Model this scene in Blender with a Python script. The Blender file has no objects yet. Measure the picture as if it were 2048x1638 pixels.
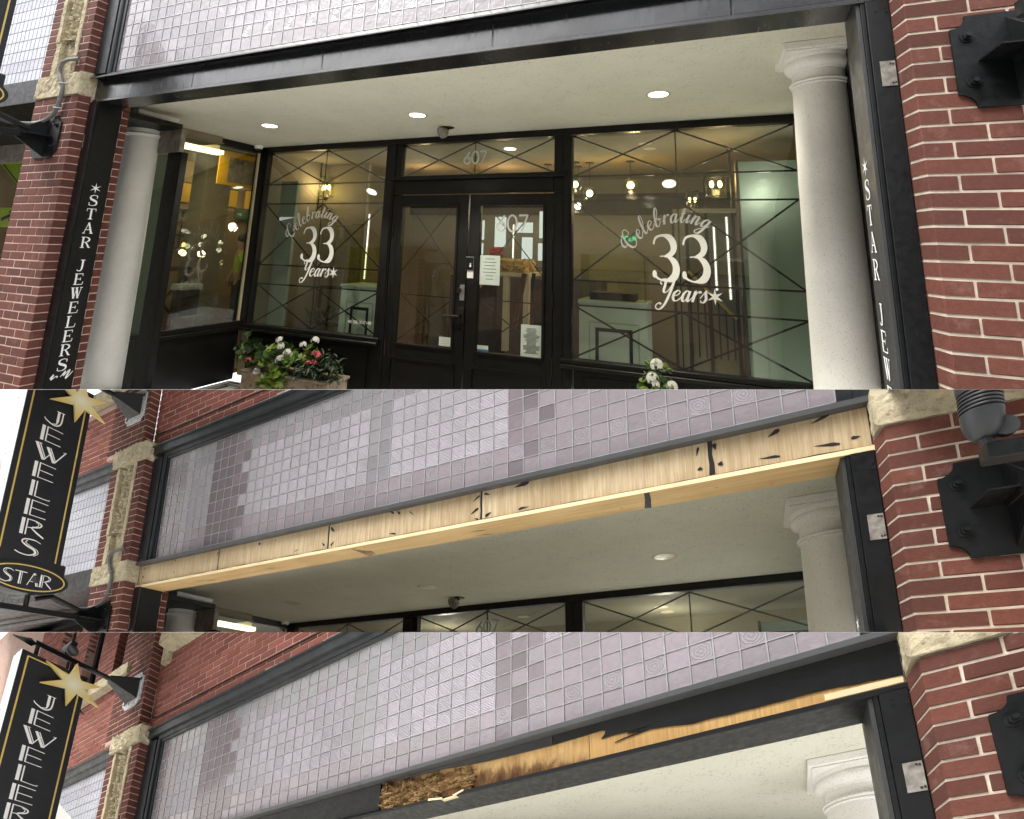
import bpy, bmesh, math, random
import numpy as np
from mathutils import Vector, Matrix
rnd = random.Random(7)
sc = bpy.context.scene
COL = sc.collection
# ------------------------------------------------------------------ camera, sky, sun, exposure
R = np.array([[0.89013718, -0.40840346, 0.20214453], [0.44843922, 0.86389808, -0.22930847], [-0.0809819, 0.29476553, 0.95213193]])
cd = bpy.data.cameras.new('camera'); cam = bpy.data.objects.new('camera', cd); COL.objects.link(cam)
FPX, PPX, PPY = 1010.0, 1000.0, 600.0
cd.sensor_fit = 'HORIZONTAL'; cd.sensor_width = 36; cd.lens = FPX / 2048 * 36
cd.shift_x = (1024 - PPX) / 2048; cd.shift_y = (PPY - 819) / 2048
cd.clip_start = 0.05; cd.clip_end = 500
m = Matrix.Identity(4)
cx, cy, cz = R @ np.array([1, 0, 0]), R @ np.array([0, 0, 1]), R @ np.array([0, -1, 0])
for i in range(3): m[i][0], m[i][1], m[i][2] = cx[i], cy[i], cz[i]
cam.matrix_world = m
sc.camera = cam
w = bpy.data.worlds.new('World'); sc.world = w; w.use_nodes = True
nt = w.node_tree; bg = nt.nodes['Background']
sky = nt.nodes.new('ShaderNodeTexSky'); sky.sky_type = 'NISHITA'; sky.sun_disc = False
SUN_EL, SUN_AZ = 62, 205
sky.sun_elevation = math.radians(SUN_EL); sky.sun_rotation = math.radians(SUN_AZ)
sky.air_density = 1.0; sky.dust_density = 4.0; sky.ozone_density = 1.0
hs = nt.nodes.new('ShaderNodeHueSaturation'); hs.inputs['Saturation'].default_value = 0.22
nt.links.new(sky.outputs[0], hs.inputs['Color']); nt.links.new(hs.outputs[0], bg.inputs['Color'])
bg.inputs['Strength'].default_value = 0.15
sl = bpy.data.lights.new('sun', 'SUN'); sl.energy = 0.7; sl.angle = math.radians(30); sl.color = (1, 0.97, 0.92)
sun = bpy.data.objects.new('sun', sl); COL.objects.link(sun)
a, e = math.radians(SUN_AZ), math.radians(SUN_EL)
sd = Vector((math.sin(a) * math.cos(e), math.cos(a) * math.cos(e), math.sin(e)))
sun.rotation_euler = sd.to_track_quat('Z', 'Y').to_euler()
vs = sc.view_settings; vs.view_transform = 'Standard'; vs.look = 'None'; vs.gamma = 1.0; vs.use_curve_mapping = False
vs.exposure = 1.78
sc.cycles.max_bounces = 8; sc.cycles.transparent_max_bounces = 12
try: sc.cycles.use_denoising = True
except Exception: pass

# ------------------------------------------------------------------ the three storefronts: where each one stands
# storefront axes (X along the front, Y inwards, Z up, metres) -> world
WM = [np.array(q) for q in [[[0.95383011, -0.01299755, 0.15649052, -4.66568813], [0.10738932, 0.93865561, -0.05393176, 1.73000093], [-0.24312636, 0.31411784, 1.03908397, 3.22170363]], [[1.08099408, -0.09403905, 0.09773302, -5.87404807], [-0.09017679, 1.10374831, -0.01366791, 3.26877443], [0.1453493, -0.46771581, 0.88287904, -0.90822618]], [[1.12046926, -0.13308567, 0.04997844, -6.23936664], [-0.20086269, 1.20927153, 0.04848146, 3.69900697], [0.43905432, -0.90757444, 0.7361446, -3.41897027]]]]
ROWS = [(-120, 778.9), (779.1, 1264.4), (1264.6, 1720)]     # each storefront is a slice; the cut faces of neighbours meet
T = 0

def clip_planes(p):
    up = R.T @ WM[p]                                         # cam frame: x, depth, up
    right, dep, upv = up[0], up[1], up[2]
    down = -upv
    out = []
    for y, s in zip(ROWS[p], (1, -1)):
        pl = s * (down * FPX + (PPY - y) * dep)              # >0 kept
        out.append(pl / np.linalg.norm(pl[:3]))
    return out, (right, dep)
PL = [clip_planes(p) for p in range(3)]

def side(p, V):
    """1 inside, 0 straddles, -1 outside the slice or far outside the view"""
    H = np.c_[V, np.ones(len(V))]
    st = 1
    for pl in PL[p][0]:
        d = H @ pl
        if d.max() <= 0: return -1
        if d.min() < 0: st = 0
    r, dp = PL[p][1]
    x = (H @ r); z = H @ dp
    if (z > 0.2).all():
        u = FPX * x / z + PPX
        if u.max() < -350 or u.min() > 2400: return -1
    return st

def clip_geo(p, V, F):
    bm = bmesh.new()
    vs_ = [bm.verts.new(v) for v in V]
    for f in F:
        try: bm.faces.new([vs_[i] for i in f])
        except ValueError: pass
    for pl in PL[p][0]:
        if not bm.verts: break
        n = Vector(pl[:3]); co = -n * pl[3]
        g = bm.verts[:] + bm.edges[:] + bm.faces[:]
        r = bmesh.ops.bisect_plane(bm, geom=g, dist=1e-6, plane_co=co, plane_no=n, clear_inner=True)
        ed = [q for q in r['geom_cut'] if isinstance(q, bmesh.types.BMEdge) and q.is_valid and len(q.link_faces) == 1]
        if ed:
            try: bmesh.ops.edgenet_fill(bm, edges=ed)
            except Exception: pass
    bm.verts.index_update()
    V2 = np.array([v.co[:] for v in bm.verts]); F2 = [[v.index for v in f.verts] for f in bm.faces]
    bm.free()
    return V2, F2

SMOOTH = set()
def mesh_from(name, Vb, F, p, org, mat, smooth=False):
    A = WM[p]
    Vw = (Vb - org) @ A[:, :3].T
    me = bpy.data.meshes.new(name)
    me.from_pydata(Vw.tolist(), [], [list(f) for f in F])
    at = me.attributes.new('bco', 'FLOAT_VECTOR', 'POINT')
    at.data.foreach_set('vector', Vb.astype(np.float32).ravel())
    if mat: me.materials.append(mat)
    if smooth:
        me.polygons.foreach_set('use_smooth', [True] * len(me.polygons))
        try: me.set_sharp_from_angle(angle=math.radians(38))
        except Exception: pass
    me.update()
    return me
def wpos(p, b): return WM[p][:, :3] @ np.asarray(b, float) + WM[p][:, 3]
BPOS = {}
def link(o, p, b, parent):
    COL.objects.link(o)
    wp = wpos(p, b)
    BPOS[o.name] = (p, np.asarray(b, float))
    if parent:
        o.parent = parent; q = BPOS[parent.name]; wp = wp - wpos(*q)
    o.location = wp.tolist()
def props(o, label=None, cat=None, group=None, kind=None):
    if label: o['label'] = label
    if cat: o['category'] = cat
    if group: o['group'] = group
    if kind: o['kind'] = kind
    return o
def thing(name, label, cat, b=(0, 0, 0), group=None, kind=None):
    o = bpy.data.objects.new(name, None); o.empty_display_size = 0.05
    link(o, T, b, None)
    return props(o, label, cat, group, kind)
def add(name, geo, mat, parent=None, label=None, cat=None, group=None, kind=None, smooth=False, org=None, whole=False):
    """one mesh object, cut to its storefront's slice"""
    V, F = geo; V = np.asarray(V, float)
    if len(V) == 0: return None
    s = 1 if whole else side(T, V)
    if s < 0: return None
    if s == 0:
        V, F = clip_geo(T, V, F)
        if len(V) == 0 or not F: return None
    if org is None:
        org = BPOS[parent.name][1] if parent else np.array([(V[:, 0].min() + V[:, 0].max()) / 2, (V[:, 1].min() + V[:, 1].max()) / 2, V[:, 2].min()])
    o = bpy.data.objects.new(name, mesh_from(name, V, F, T, np.asarray(org), mat, smooth))
    link(o, T, org, parent)
    return props(o, label, cat, group, kind)
PROTO = {}
def inst(name, key, geo, loc, mat, parent, smooth=False, label=None):
    """a piece that shares its mesh with the pieces like it (geometry given about its own centre)"""
    V, F = geo; V = np.asarray(V, float); loc = np.asarray(loc, float)
    s = side(T, V + loc)
    if s < 0: return None
    if s == 0:
        V2, F2 = clip_geo(T, V + loc, F)
        if len(V2) == 0 or not F2: return None
        me = mesh_from(name, V2 - loc, F2, T, np.zeros(3), mat, smooth)
    else:
        k = (T, key, mat.name)
        if k not in PROTO: PROTO[k] = mesh_from(name, V, F, T, np.zeros(3), mat, smooth)
        me = PROTO[k]
    o = bpy.data.objects.new(name, me); link(o, T, loc, parent)
    if label: o['label'] = label
    return o

# ------------------------------------------------------------------ shapes
def join(*gs):
    V, F, n = [], [], 0
    for v, f in gs:
        v = np.asarray(v, float)
        if len(v) == 0: continue
        V.append(v); F += [[i + n for i in q] for q in f]; n += len(v)
    return (np.concatenate(V), F) if V else (np.zeros((0, 3)), [])
def box(x0, x1, y0, y1, z0, z1):
    V = [(x, y, z) for z in (z0, z1) for y in (y0, y1) for x in (x0, x1)]
    return np.array(V, float), [(0, 2, 3, 1), (4, 5, 7, 6), (0, 1, 5, 4), (2, 6, 7, 3), (0, 4, 6, 2), (1, 3, 7, 5)]
def cbox(x0, x1, y0, y1, z0, z1, b=0.003, j=0.0, rr=None):
    V = []; idx = {}
    lo, hi = (x0, y0, z0), (x1, y1, z1)
    rr = rr or rnd
    for s in [(i, k, l) for i in (0, 1) for k in (0, 1) for l in (0, 1)]:
        c = [hi[a] if s[a] else lo[a] for a in range(3)]
        jj = [rr.uniform(-j, j) for _ in range(3)]
        for a in range(3):                                   # vertex lying on the face normal to axis a
            q = [c[k] + jj[k] * 0.6 + (0 if k == a else (b if not s[k] else -b)) for k in range(3)]
            idx[(s, a)] = len(V); V.append(q)
    F = []
    for a in range(3):
        o = [k for k in range(3) if k != a]
        for v in (0, 1):
            def S(i, k):
                t = [0, 0, 0]; t[a] = v; t[o[0]] = i; t[o[1]] = k; return tuple(t)
            q = [idx[(S(0, 0), a)], idx[(S(1, 0), a)], idx[(S(1, 1), a)], idx[(S(0, 1), a)]]
            F.append(q if (v == 1) == (a != 1) else q[::-1])
    for a in range(3):                                       # edges along axis a
        o = [k for k in range(3) if k != a]
        for i in (0, 1):
            for k in (0, 1):
                def S(v):
                    t = [0, 0, 0]; t[a] = v; t[o[0]] = i; t[o[1]] = k; return tuple(t)
                F.append([idx[(S(0), o[0])], idx[(S(1), o[0])], idx[(S(1), o[1])], idx[(S(0), o[1])]])
    for s in [(i, k, l) for i in (0, 1) for k in (0, 1) for l in (0, 1)]:
        F.append([idx[(s, 0)], idx[(s, 1)], idx[(s, 2)]])
    return fixn(np.array(V), F)
def fixn(V, F):
    bm = bmesh.new(); vv = [bm.verts.new(v) for v in V]
    for f in F:
        try: bm.faces.new([vv[i] for i in f])
        except ValueError: pass
    bmesh.ops.recalc_face_normals(bm, faces=bm.faces[:]); bm.verts.index_update()
    F2 = [[v.index for v in f.verts] for f in bm.faces]; bm.free()
    return np.asarray(V, float), F2
def prism(poly, axis, a0, a1):
    """polygon in the plane normal to axis, pushed from a0 to a1"""
    n = len(poly); V = []
    for a in (a0, a1):
        for u, v in poly:
            V.append({'X': (a, u, v), 'Y': (u, a, v), 'Z': (u, v, a)}[axis])
    F = [list(range(n))[::-1], list(range(n, 2 * n))] + [[i, (i + 1) % n, n + (i + 1) % n, n + i] for i in range(n)]
    return fixn(np.array(V), F)
def tube(pts, r, n=10, cap=True):
    pts = [np.array(q, float) for q in pts]; V, F = [], []
    rs = r if isinstance(r, (list, tuple)) else [r] * len(pts)
    prev = None
    for i, q in enumerate(pts):
        d = pts[min(i + 1, len(pts) - 1)] - pts[max(i - 1, 0)]; d /= np.linalg.norm(d) + 1e-12
        ref = prev if prev is not None else (np.array([0, 0, 1.0]) if abs(d[2]) < .9 else np.array([1.0, 0, 0]))
        u = np.cross(np.cross(d, ref), d); u /= np.linalg.norm(u); v = np.cross(d, u); prev = u
        for k in range(n):
            t = 2 * math.pi * k / n; V.append(q + rs[i] * (math.cos(t) * u + math.sin(t) * v))
    for i in range(len(pts) - 1):
        for k in range(n): F.append([i * n + k, i * n + (k + 1) % n, (i + 1) * n + (k + 1) % n, (i + 1) * n + k])
    if cap: F += [list(range(n))[::-1], [(len(pts) - 1) * n + k for k in range(n)]]
    return np.array(V), F
def lathe(cxy, prof, n=48, sq=False):
    """profile [(r, z)] turned about a vertical axis"""
    V, F = [], []
    for r, z in prof:
        for k in range(n):
            t = 2 * math.pi * k / n; V.append((cxy[0] + r * math.cos(t), cxy[1] + r * math.sin(t), z))
    for i in range(len(prof) - 1):
        for k in range(n): F.append([i * n + k, i * n + (k + 1) % n, (i + 1) * n + (k + 1) % n, (i + 1) * n + k])
    F += [list(range(n)), [(len(prof) - 1) * n + k for k in range(n)][::-1]]
    return fixn(np.array(V), F)
def bar(p0, p1, wd, dp, nrm=(0, 1, 0)):
    """flat bar from p0 to p1, width wd across, depth dp along nrm"""
    p0, p1, nn = np.array(p0, float), np.array(p1, float), np.array(nrm, float)
    d = p1 - p0; d /= np.linalg.norm(d); s = np.cross(d, nn); s /= np.linalg.norm(s)
    V = [q + s * wd / 2 * i + nn * dp * k for q in (p0, p1) for i in (-1, 1) for k in (0, 1)]
    return fixn(np.array(V), [(0, 1, 3, 2), (4, 6, 7, 5), (0, 4, 5, 1), (2, 3, 7, 6), (0, 2, 6, 4), (1, 5, 7, 3)])
def ball(c, r, n=16, m_=9, sz=1.0):
    pr = [(r * math.sin(math.pi * i / m_) + 1e-4, c[2] - r * sz * math.cos(math.pi * i / m_)) for i in range(m_ + 1)]
    return lathe(c[:2], pr, n)
def quad(a_, b_, c_, d_): return np.array([a_, b_, c_, d_], float), [(0, 1, 2, 3)]
def disc(c, r, axis='Y', n=24, th=0.004):
    poly = [(r * math.cos(2 * math.pi * k / n), r * math.sin(2 * math.pi * k / n)) for k in range(n)]
    i = {'X': (1, 2, 0), 'Y': (0, 2, 1), 'Z': (0, 1, 2)}[axis]
    return prism([(c[i[0]] + u, c[i[1]] + v) for u, v in poly], axis, c[i[2]] - th, c[i[2]])
def catmull(pts, k=7):
    P = [np.array(q, float) for q in pts]; out = []
    for i in range(len(P) - 1):
        p0, p1, p2, p3 = P[max(i - 1, 0)], P[i], P[i + 1], P[min(i + 2, len(P) - 1)]
        for j in range(k):
            t = j / k; out.append(.5 * ((2 * p1) + (-p0 + p2) * t + (2 * p0 - 5 * p1 + 4 * p2 - p3) * t * t + (-p0 + 3 * p1 - 3 * p2 + p3) * t ** 3))
    out.append(P[-1]); return out
ZOFF = [0]
def stroke(pts, hw):
    """ribbon with a half-width per point, as 2-D quads"""
    P = [np.array(q[:2], float) for q in pts]
    H = hw if isinstance(hw, list) else [hw] * len(P)
    V, F = [], []
    for i, q in enumerate(P):
        d = P[min(i + 1, len(P) - 1)] - P[max(i - 1, 0)]; d /= np.linalg.norm(d) + 1e-12
        nn = np.array([-d[1], d[0]]); V += [q + nn * H[i], q - nn * H[i]]
    for i in range(len(P) - 1): F.append([2 * i, 2 * i + 1, 2 * i + 3, 2 * i + 2])
    return [(V, F)]
def lay(shapes, o, u, v, nrm, lift=0.0008):
    """2-D shapes laid on a plane: o + x u + y v, each a hair above the last"""
    o, u, v, nn = [np.array(q, float) for q in (o, u, v, nrm)]
    gs = []
    for k, (V, F) in enumerate(shapes):
        gs.append((np.array([o + q[0] * u + q[1] * v + nn * (lift + 0.00008 * (k % 24)) for q in V]), F))
    return join(*gs)
def xf(shapes, sx, sy=None, ox=0, oy=0, rot=0, sh=0):
    sy = sx if sy is None else sy; c, s = math.cos(rot), math.sin(rot); out = []
    for V, F in shapes:
        W_ = []
        for q in V:
            x, y = q[0] * sx + sh * q[1] * sy, q[1] * sy
            W_.append((ox + c * x - s * y, oy + s * x + c * y))
        out.append((W_, F))
    return out
def dot(x, y, r, n=14): return [([(x + r * math.cos(2 * math.pi * k / n), y + r * math.sin(2 * math.pi * k / n)) for k in range(n)], [list(range(n))])]
def star_shape(x, y, ro, ri, n=6, rot=math.pi / 2):
    P = [(x, y)] + [(x + (ro if k % 2 == 0 else ri) * math.cos(rot + math.pi * k / n), y + (ro if k % 2 == 0 else ri) * math.sin(rot + math.pi * k / n)) for k in range(2 * n)]
    return [(P, [[0, 1 + k, 1 + (k + 1) % (2 * n)] for k in range(2 * n)])]

# ------------------------------------------------------------------ lettering (drawn as strokes)
TK, TN = 0.085, 0.03
SERIF = {
 'S': [('c', [(.82, .74), (.78, .93), (.5, .98), (.22, .86), (.24, .64), (.5, .52), (.78, .38), (.8, .14), (.5, .02), (.2, .06), (.14, .28)], [.03, .03, .03, .06, .09, .1, .09, .06, .03, .03, .03]), ('l', [(.82, .7), (.84, .95)], TN), ('l', [(.14, .04), (.13, .3)], TN)],
 'T': [('l', [(.5, 0), (.5, .97)], TK), ('l', [(.08, .96), (.92, .96)], TN), ('l', [(.09, .74), (.09, .98)], TN), ('l', [(.91, .74), (.91, .98)], TN), ('l', [(.3, .02), (.7, .02)], TN)],
 'A': [('l', [(.14, .02), (.5, .99)], TN), ('l', [(.48, .99), (.84, .02)], TK), ('l', [(.26, .34), (.7, .34)], TN), ('l', [(.02, .02), (.28, .02)], TN), ('l', [(.66, .02), (.99, .02)], TN)],
 'R': [('l', [(.24, .02), (.24, .97)], TK), ('c', [(.24, .95), (.55, .95), (.78, .82), (.78, .66), (.55, .51), (.26, .5)], [.03, .03, .07, .07, .03, .03]), ('c', [(.5, .5), (.7, .25), (.82, .06), (.98, .03)], [.05, .07, .07, .02]), ('l', [(.06, .02), (.42, .02)], TN), ('l', [(.06, .96), (.3, .96)], TN)],
 'J': [('c', [(.6, .97), (.6, .35), (.52, .05), (.3, .0), (.18, .1)], [TK, TK, .06, .03, .05]), ('l', [(.38, .96), (.8, .96)], TN)],
 'E': [('l', [(.25, .02), (.25, .97)], TK), ('l', [(.1, .96), (.84, .96)], TN), ('l', [(.25, .5), (.66, .5)], TN), ('l', [(.1, .02), (.88, .02)], TN), ('l', [(.83, .76), (.83, .97)], TN), ('l', [(.88, .02), (.92, .26)], TN), ('l', [(.66, .38), (.66, .62)], TN)],
 'W': [('l', [(.14, .97), (.34, .02)], TK), ('l', [(.34, .02), (.52, .9)], TN), ('l', [(.5, .95), (.7, .02)], TK), ('l', [(.7, .02), (.9, .97)], TN), ('l', [(.0, .96), (.28, .96)], TN), ('l', [(.38, .96), (.64, .96)], TN), ('l', [(.78, .96), (1.02, .96)], TN)],
 'L': [('l', [(.28, .02), (.28, .97)], TK), ('l', [(.1, .96), (.48, .96)], TN), ('l', [(.1, .02), (.88, .02)], TN), ('l', [(.88, .02), (.93, .3)], TN)],
}
# two-line display capitals of the hanging sign
DECO = {
 'J': [('l', [(.62, 1), (.62, .3)], .06), ('c', [(.82, 1), (.8, .3), (.66, .04), (.42, .0), (.1, .18), (.02, .3)], [.03, .035, .035, .035, .03, .02]), ('c', [(.62, .35), (.58, .12), (.4, .06)], [.05, .03, .02]), ('l', [(.5, .99), (.9, .99)], .018)],
 'E': [('l', [(.08, 1), (.08, 0)], .075), ('l', [(.26, 1), (.26, 0)], .03), ('c', [(.26, .97), (.7, .93), (.98, .9)], .022), ('c', [(.26, .5), (.65, .47), (.9, .44)], .022), ('c', [(.26, .03), (.7, .0), (.98, -.02)], .022)],
 'W': [('l', [(.0, 1), (.34, 0)], .06), ('l', [(.12, 1), (.42, .1)], .02), ('l', [(.36, 0), (.62, .66)], .02), ('l', [(.42, .9), (.74, 0)], .055), ('l', [(.53, .9), (.8, .12)], .02), ('l', [(.76, 0), (1.12, .9)], .024), ('l', [(-.06, .995), (.2, .995)], .014), ('l', [(1.02, .9), (1.16, .93)], .014)],
 'L': [('l', [(.12, 1), (.12, 0)], .075), ('l', [(.3, 1), (.3, 0)], .03), ('c', [(.3, .03), (.7, -.02), (.98, -.03)], .022), ('c', [(.94, -.03), (1.0, .03)], .018)],
 'R': [('l', [(.06, 1), (.06, 0)], .075), ('l', [(.24, 1), (.24, 0)], .03), ('c', [(.24, .97), (.6, .94), (.86, .8), (.8, .62), (.5, .5), (.28, .46)], [.025, .025, .035, .035, .025, .02]), ('c', [(.45, .47), (.7, .25), (1.05, .0)], [.025, .045, .04]), ('c', [(.6, .9), (.74, .78), (.68, .62), (.48, .54)], .018)],
 'S': [('c', [(1.0, .86), (.7, .99), (.3, .96), (.18, .78), (.4, .58), (.75, .4), (.82, .18), (.55, .02), (.2, .05), (-.05, .16)], [.015, .03, .035, .03, .045, .05, .05, .03, .03, .025]), ('c', [(.42, .9), (.34, .78), (.52, .62), (.88, .42), (.95, .2), (.78, .02)], .018)],
 'T': [('l', [(.44, 1), (.44, 0)], .065), ('l', [(.6, 1), (.6, 0)], .025), ('l', [(.0, .97), (1.0, .93)], .03)],
 'A': [('l', [(.05, 0), (.5, 1)], .03), ('l', [(.5, 1), (.86, 0)], .065), ('l', [(.62, 1), (1.0, .0)], .022), ('l', [(.22, .34), (.75, .3)], .022)],
}
def glyph(font, ch):
    out = []
    for kind, pts, hw in font[ch]:
        if kind == 'c':
            P = catmull(pts, 6)
            if isinstance(hw, list):
                H = catmull([(h, 0) for h in hw], 6); H = [max(.008, q[0]) for q in H]
            else: H = hw
            out += stroke(P, H)
        else: out += stroke(pts, hw)
    return out
def callig(pts, thin=.028, thick=.095, k=8):
    """pen stroke: thick going down, thin going up"""
    P = catmull(pts, k); H = []
    for i in range(len(P)):
        d = P[min(i + 1, len(P) - 1)] - P[max(i - 1, 0)]; d /= np.linalg.norm(d) + 1e-9
        H.append(thin + (thick - thin) * max(0, -d[1] - .25) / .75)
    for i in range(1, len(H) - 1): H[i] = (H[i - 1] + H[i] + H[i + 1]) / 3
    return stroke(P, H)
SCR = {  # script, x-height 1, slanted when placed
 'C': (1.7, [[(1.25, 1.35), (1.5, 1.5), (1.45, 1.95), (1.1, 2.1), (.65, 1.7), (.4, .9), (.55, .2), (.95, -.02), (1.35, .15), (1.6, .55)], [(.7, 1.8), (.2, 1.75), (-.15, 1.35), (-.05, .95), (.3, .9)]]),
 'e': (.85, [[(.05, .45), (.45, .6), (.62, .85), (.4, 1.02), (.12, .75), (.1, .3), (.35, 0), (.7, .2), (.85, .45)]]),
 'l': (.62, [[(.05, .4), (.45, 1.3), (.5, 2.0), (.3, 2.05), (.15, 1.4), (.12, .4), (.3, 0), (.6, .3)]]),
 'b': (.85, [[(.05, .4), (.42, 1.3), (.45, 2.0), (.28, 2.05), (.12, 1.4), (.1, .3), (.35, 0), (.62, .35), (.58, .8), (.4, .75), (.85, .7)]]),
 'r': (.75, [[(.0, .3), (.2, .95), (.25, 1.1)], [(.2, 1.0), (.16, .0)], [(.17, .4), (.4, .9), (.6, 1.0), (.68, .85)]]),
 'a': (.95, [[(.62, .85), (.4, 1.02), (.12, .7), (.12, .2), (.3, 0), (.5, .3), (.65, .95)], [(.66, 1.0), (.6, .3), (.7, .02), (.95, .35)]]),
 't': (.62, [[(.0, .4), (.25, 1.0), (.32, 1.6)], [(.32, 1.65), (.2, .5), (.28, .02), (.45, .08), (.62, .4)], [(.02, 1.02), (.56, 1.06)]]),
 'i': (.52, [[(.0, .4), (.2, .98)], [(.22, 1.0), (.15, .3), (.25, .02), (.52, .4)], [(.3, 1.42), (.3, 1.32)]]),
 'n': (.98, [[(.0, .5), (.16, 1.0), (.17, .9), (.12, 0)], [(.13, .35), (.35, .9), (.55, 1.0), (.62, .8), (.6, .2), (.72, .02), (.98, .4)]]),
 'g': (.95, [[(.62, .85), (.4, 1.02), (.12, .7), (.12, .25), (.3, .05), (.5, .3), (.65, .95)], [(.66, 1.0), (.6, .0), (.45, -.7), (.15, -.9), (-.05, -.65), (.2, -.3), (.95, .35)]]),
 's': (.7, [[(.0, .35), (.3, .95), (.36, 1.08), (.42, .75), (.55, .35), (.42, .02), (.18, .02), (.1, .2)]]),
 'Y': (1.45, [[(.2, 1.5), (.0, 1.7), (.1, 2.0), (.4, 2.0), (.5, 1.5), (.5, .95), (.7, .75), (1.0, 1.1), (1.25, 1.95)], [(1.25, 2.0), (1.15, .8), (.95, -.3), (.6, -.85), (.25, -.8), (.15, -.5), (.4, -.25), (.6, -.4)]]),
}
def script_line(txt, xh, place, slant=.28, thick=.1):
    """place(s) -> (x, y, angle) at arc length s along the baseline"""
    s = 0; out = []
    for ch in txt:
        wd, st = SCR[ch]; x, y, an = place(s + wd * xh * .4)
        for pts in st:
            sh = []
            for V, F in callig(pts, .05, thick): sh.append(([(q[0] - wd * .4, q[1]) for q in V], F))
            out += xf(sh, xh, xh, x, y, an, slant)
        s += wd * xh
    return out
def three(): 
    P = [(.1, .8), (.2, .95), (.48, 1.0), (.74, .93), (.86, .76), (.76, .6), (.5, .525)]
    W1 = [.035, .03, .03, .09, .12, .07, .018]
    Q = [(.34, .53), (.6, .53), (.84, .42), (.93, .25), (.82, .08), (.52, .0), (.24, .04), (.12, .13)]
    W2 = [.012, .02, .09, .13, .1, .025, .025, .05]
    o = []
    for p_, w_ in ((P, W1), (Q, W2)):
        o += stroke(catmull(p_, 8), [max(.01, q[0]) for q in catmull([(h, 0) for h in w_], 8)])
    return o + dot(.115, .135, .085)
def celebrate():
    """the window lettering about the centre of its figures (X right, Z up)"""
    o = []
    cx_, cy_, r_ = 0.0, -.36 + .24, .52
    def pl(s):
        an = math.radians(159) - s / r_
        return (cx_ + r_ * 1.04 * math.cos(an), cy_ + r_ * math.sin(an) - .02, an - math.pi / 2)
    o += script_line('Celebrating', .094, pl, .25, .125)
    for k in (0, 1): o += xf(three(), .275, .475, -.305 + k * .305, -.235)
    o += script_line('Years', .108, lambda s: (-.27 + s, -.44, 0), .3, .125)
    o += star_shape(.32, -.375, .085, .026)
    return o
def digits(txt, h, hw):
    D_ = {'6': [[(.55, 1), (.3, .6), (.1, .3)]], '0': [], '7': [[(.05, 1), (.62, 1), (.22, 0)]]}
    o = []; x = 0
    for ch in txt:
        sh = []
        for l in D_[ch]:
            for i in range(len(l) - 1): sh += stroke([l[i], l[i + 1]], hw)
        if ch == '6': sh += stroke([(.33 + .27 * math.cos(t * math.pi / 14), .28 + .28 * math.sin(t * math.pi / 14)) for t in range(29)], hw)
        if ch == '0': sh += stroke([(.34 + .3 * math.cos(t * math.pi / 14), .5 + .5 * math.sin(t * math.pi / 14)) for t in range(29)], hw)
        o += xf(sh, h, h, x, 0); x += h * .74
    return o
BLOCK = {'P': [[(0, 0), (0, 1), (1, 1), (1, .5), (0, .5)]], 'T': [[(0, 1), (1, 1)], [(.5, 1), (.5, 0)]], 'H': [[(0, 0), (0, 1)], [(1, 0), (1, 1)], [(0, .5), (1, .5)]], 'E': [[(1, 1), (0, 1), (0, 0), (1, 0)], [(0, .5), (.8, .5)]],
 'S': [[(1, 1), (0, 1), (0, .5), (1, .5), (1, 0), (0, 0)]], 'O': [[(0, 0), (0, 1), (1, 1), (1, 0), (0, 0)]], 'R': [[(0, 0), (0, 1), (1, 1), (1, .5), (0, .5)], [(.4, .5), (1, 0)]], 'G': [[(1, .8), (1, 1), (0, 1), (0, 0), (1, 0), (1, .5), (.6, .5)]],
 'N': [[(0, 0), (0, 1), (1, 0), (1, 1)]], 'L': [[(0, 1), (0, 0), (1, 0)]], 'I': [[(.5, 0), (.5, 1)]], 'C': [[(1, 1), (0, 1), (0, 0), (1, 0)]], 'D': [[(0, 0), (0, 1), (.8, 1), (1, .8), (1, .2), (.8, 0), (0, 0)]], 'F': [[(0, 0), (0, 1), (1, 1)], [(0, .5), (.8, .5)]], 'A': [[(0, 0), (0, 1), (1, 1), (1, 0)], [(0, .5), (1, .5)]], "'": [[(.2, .7), (.3, 1)]], ' ': []}
def block(txt, h, wd, gap, hw):
    o = []; x = 0
    for ch in txt:
        sh = []
        for l in BLOCK[ch]:
            for i in range(len(l) - 1): sh += stroke([(l[i][0] * wd, l[i][1] * h), (l[i + 1][0] * wd, l[i + 1][1] * h)], hw)
        o += xf(sh, 1, 1, x, 0); x += wd + gap
    return o

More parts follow.
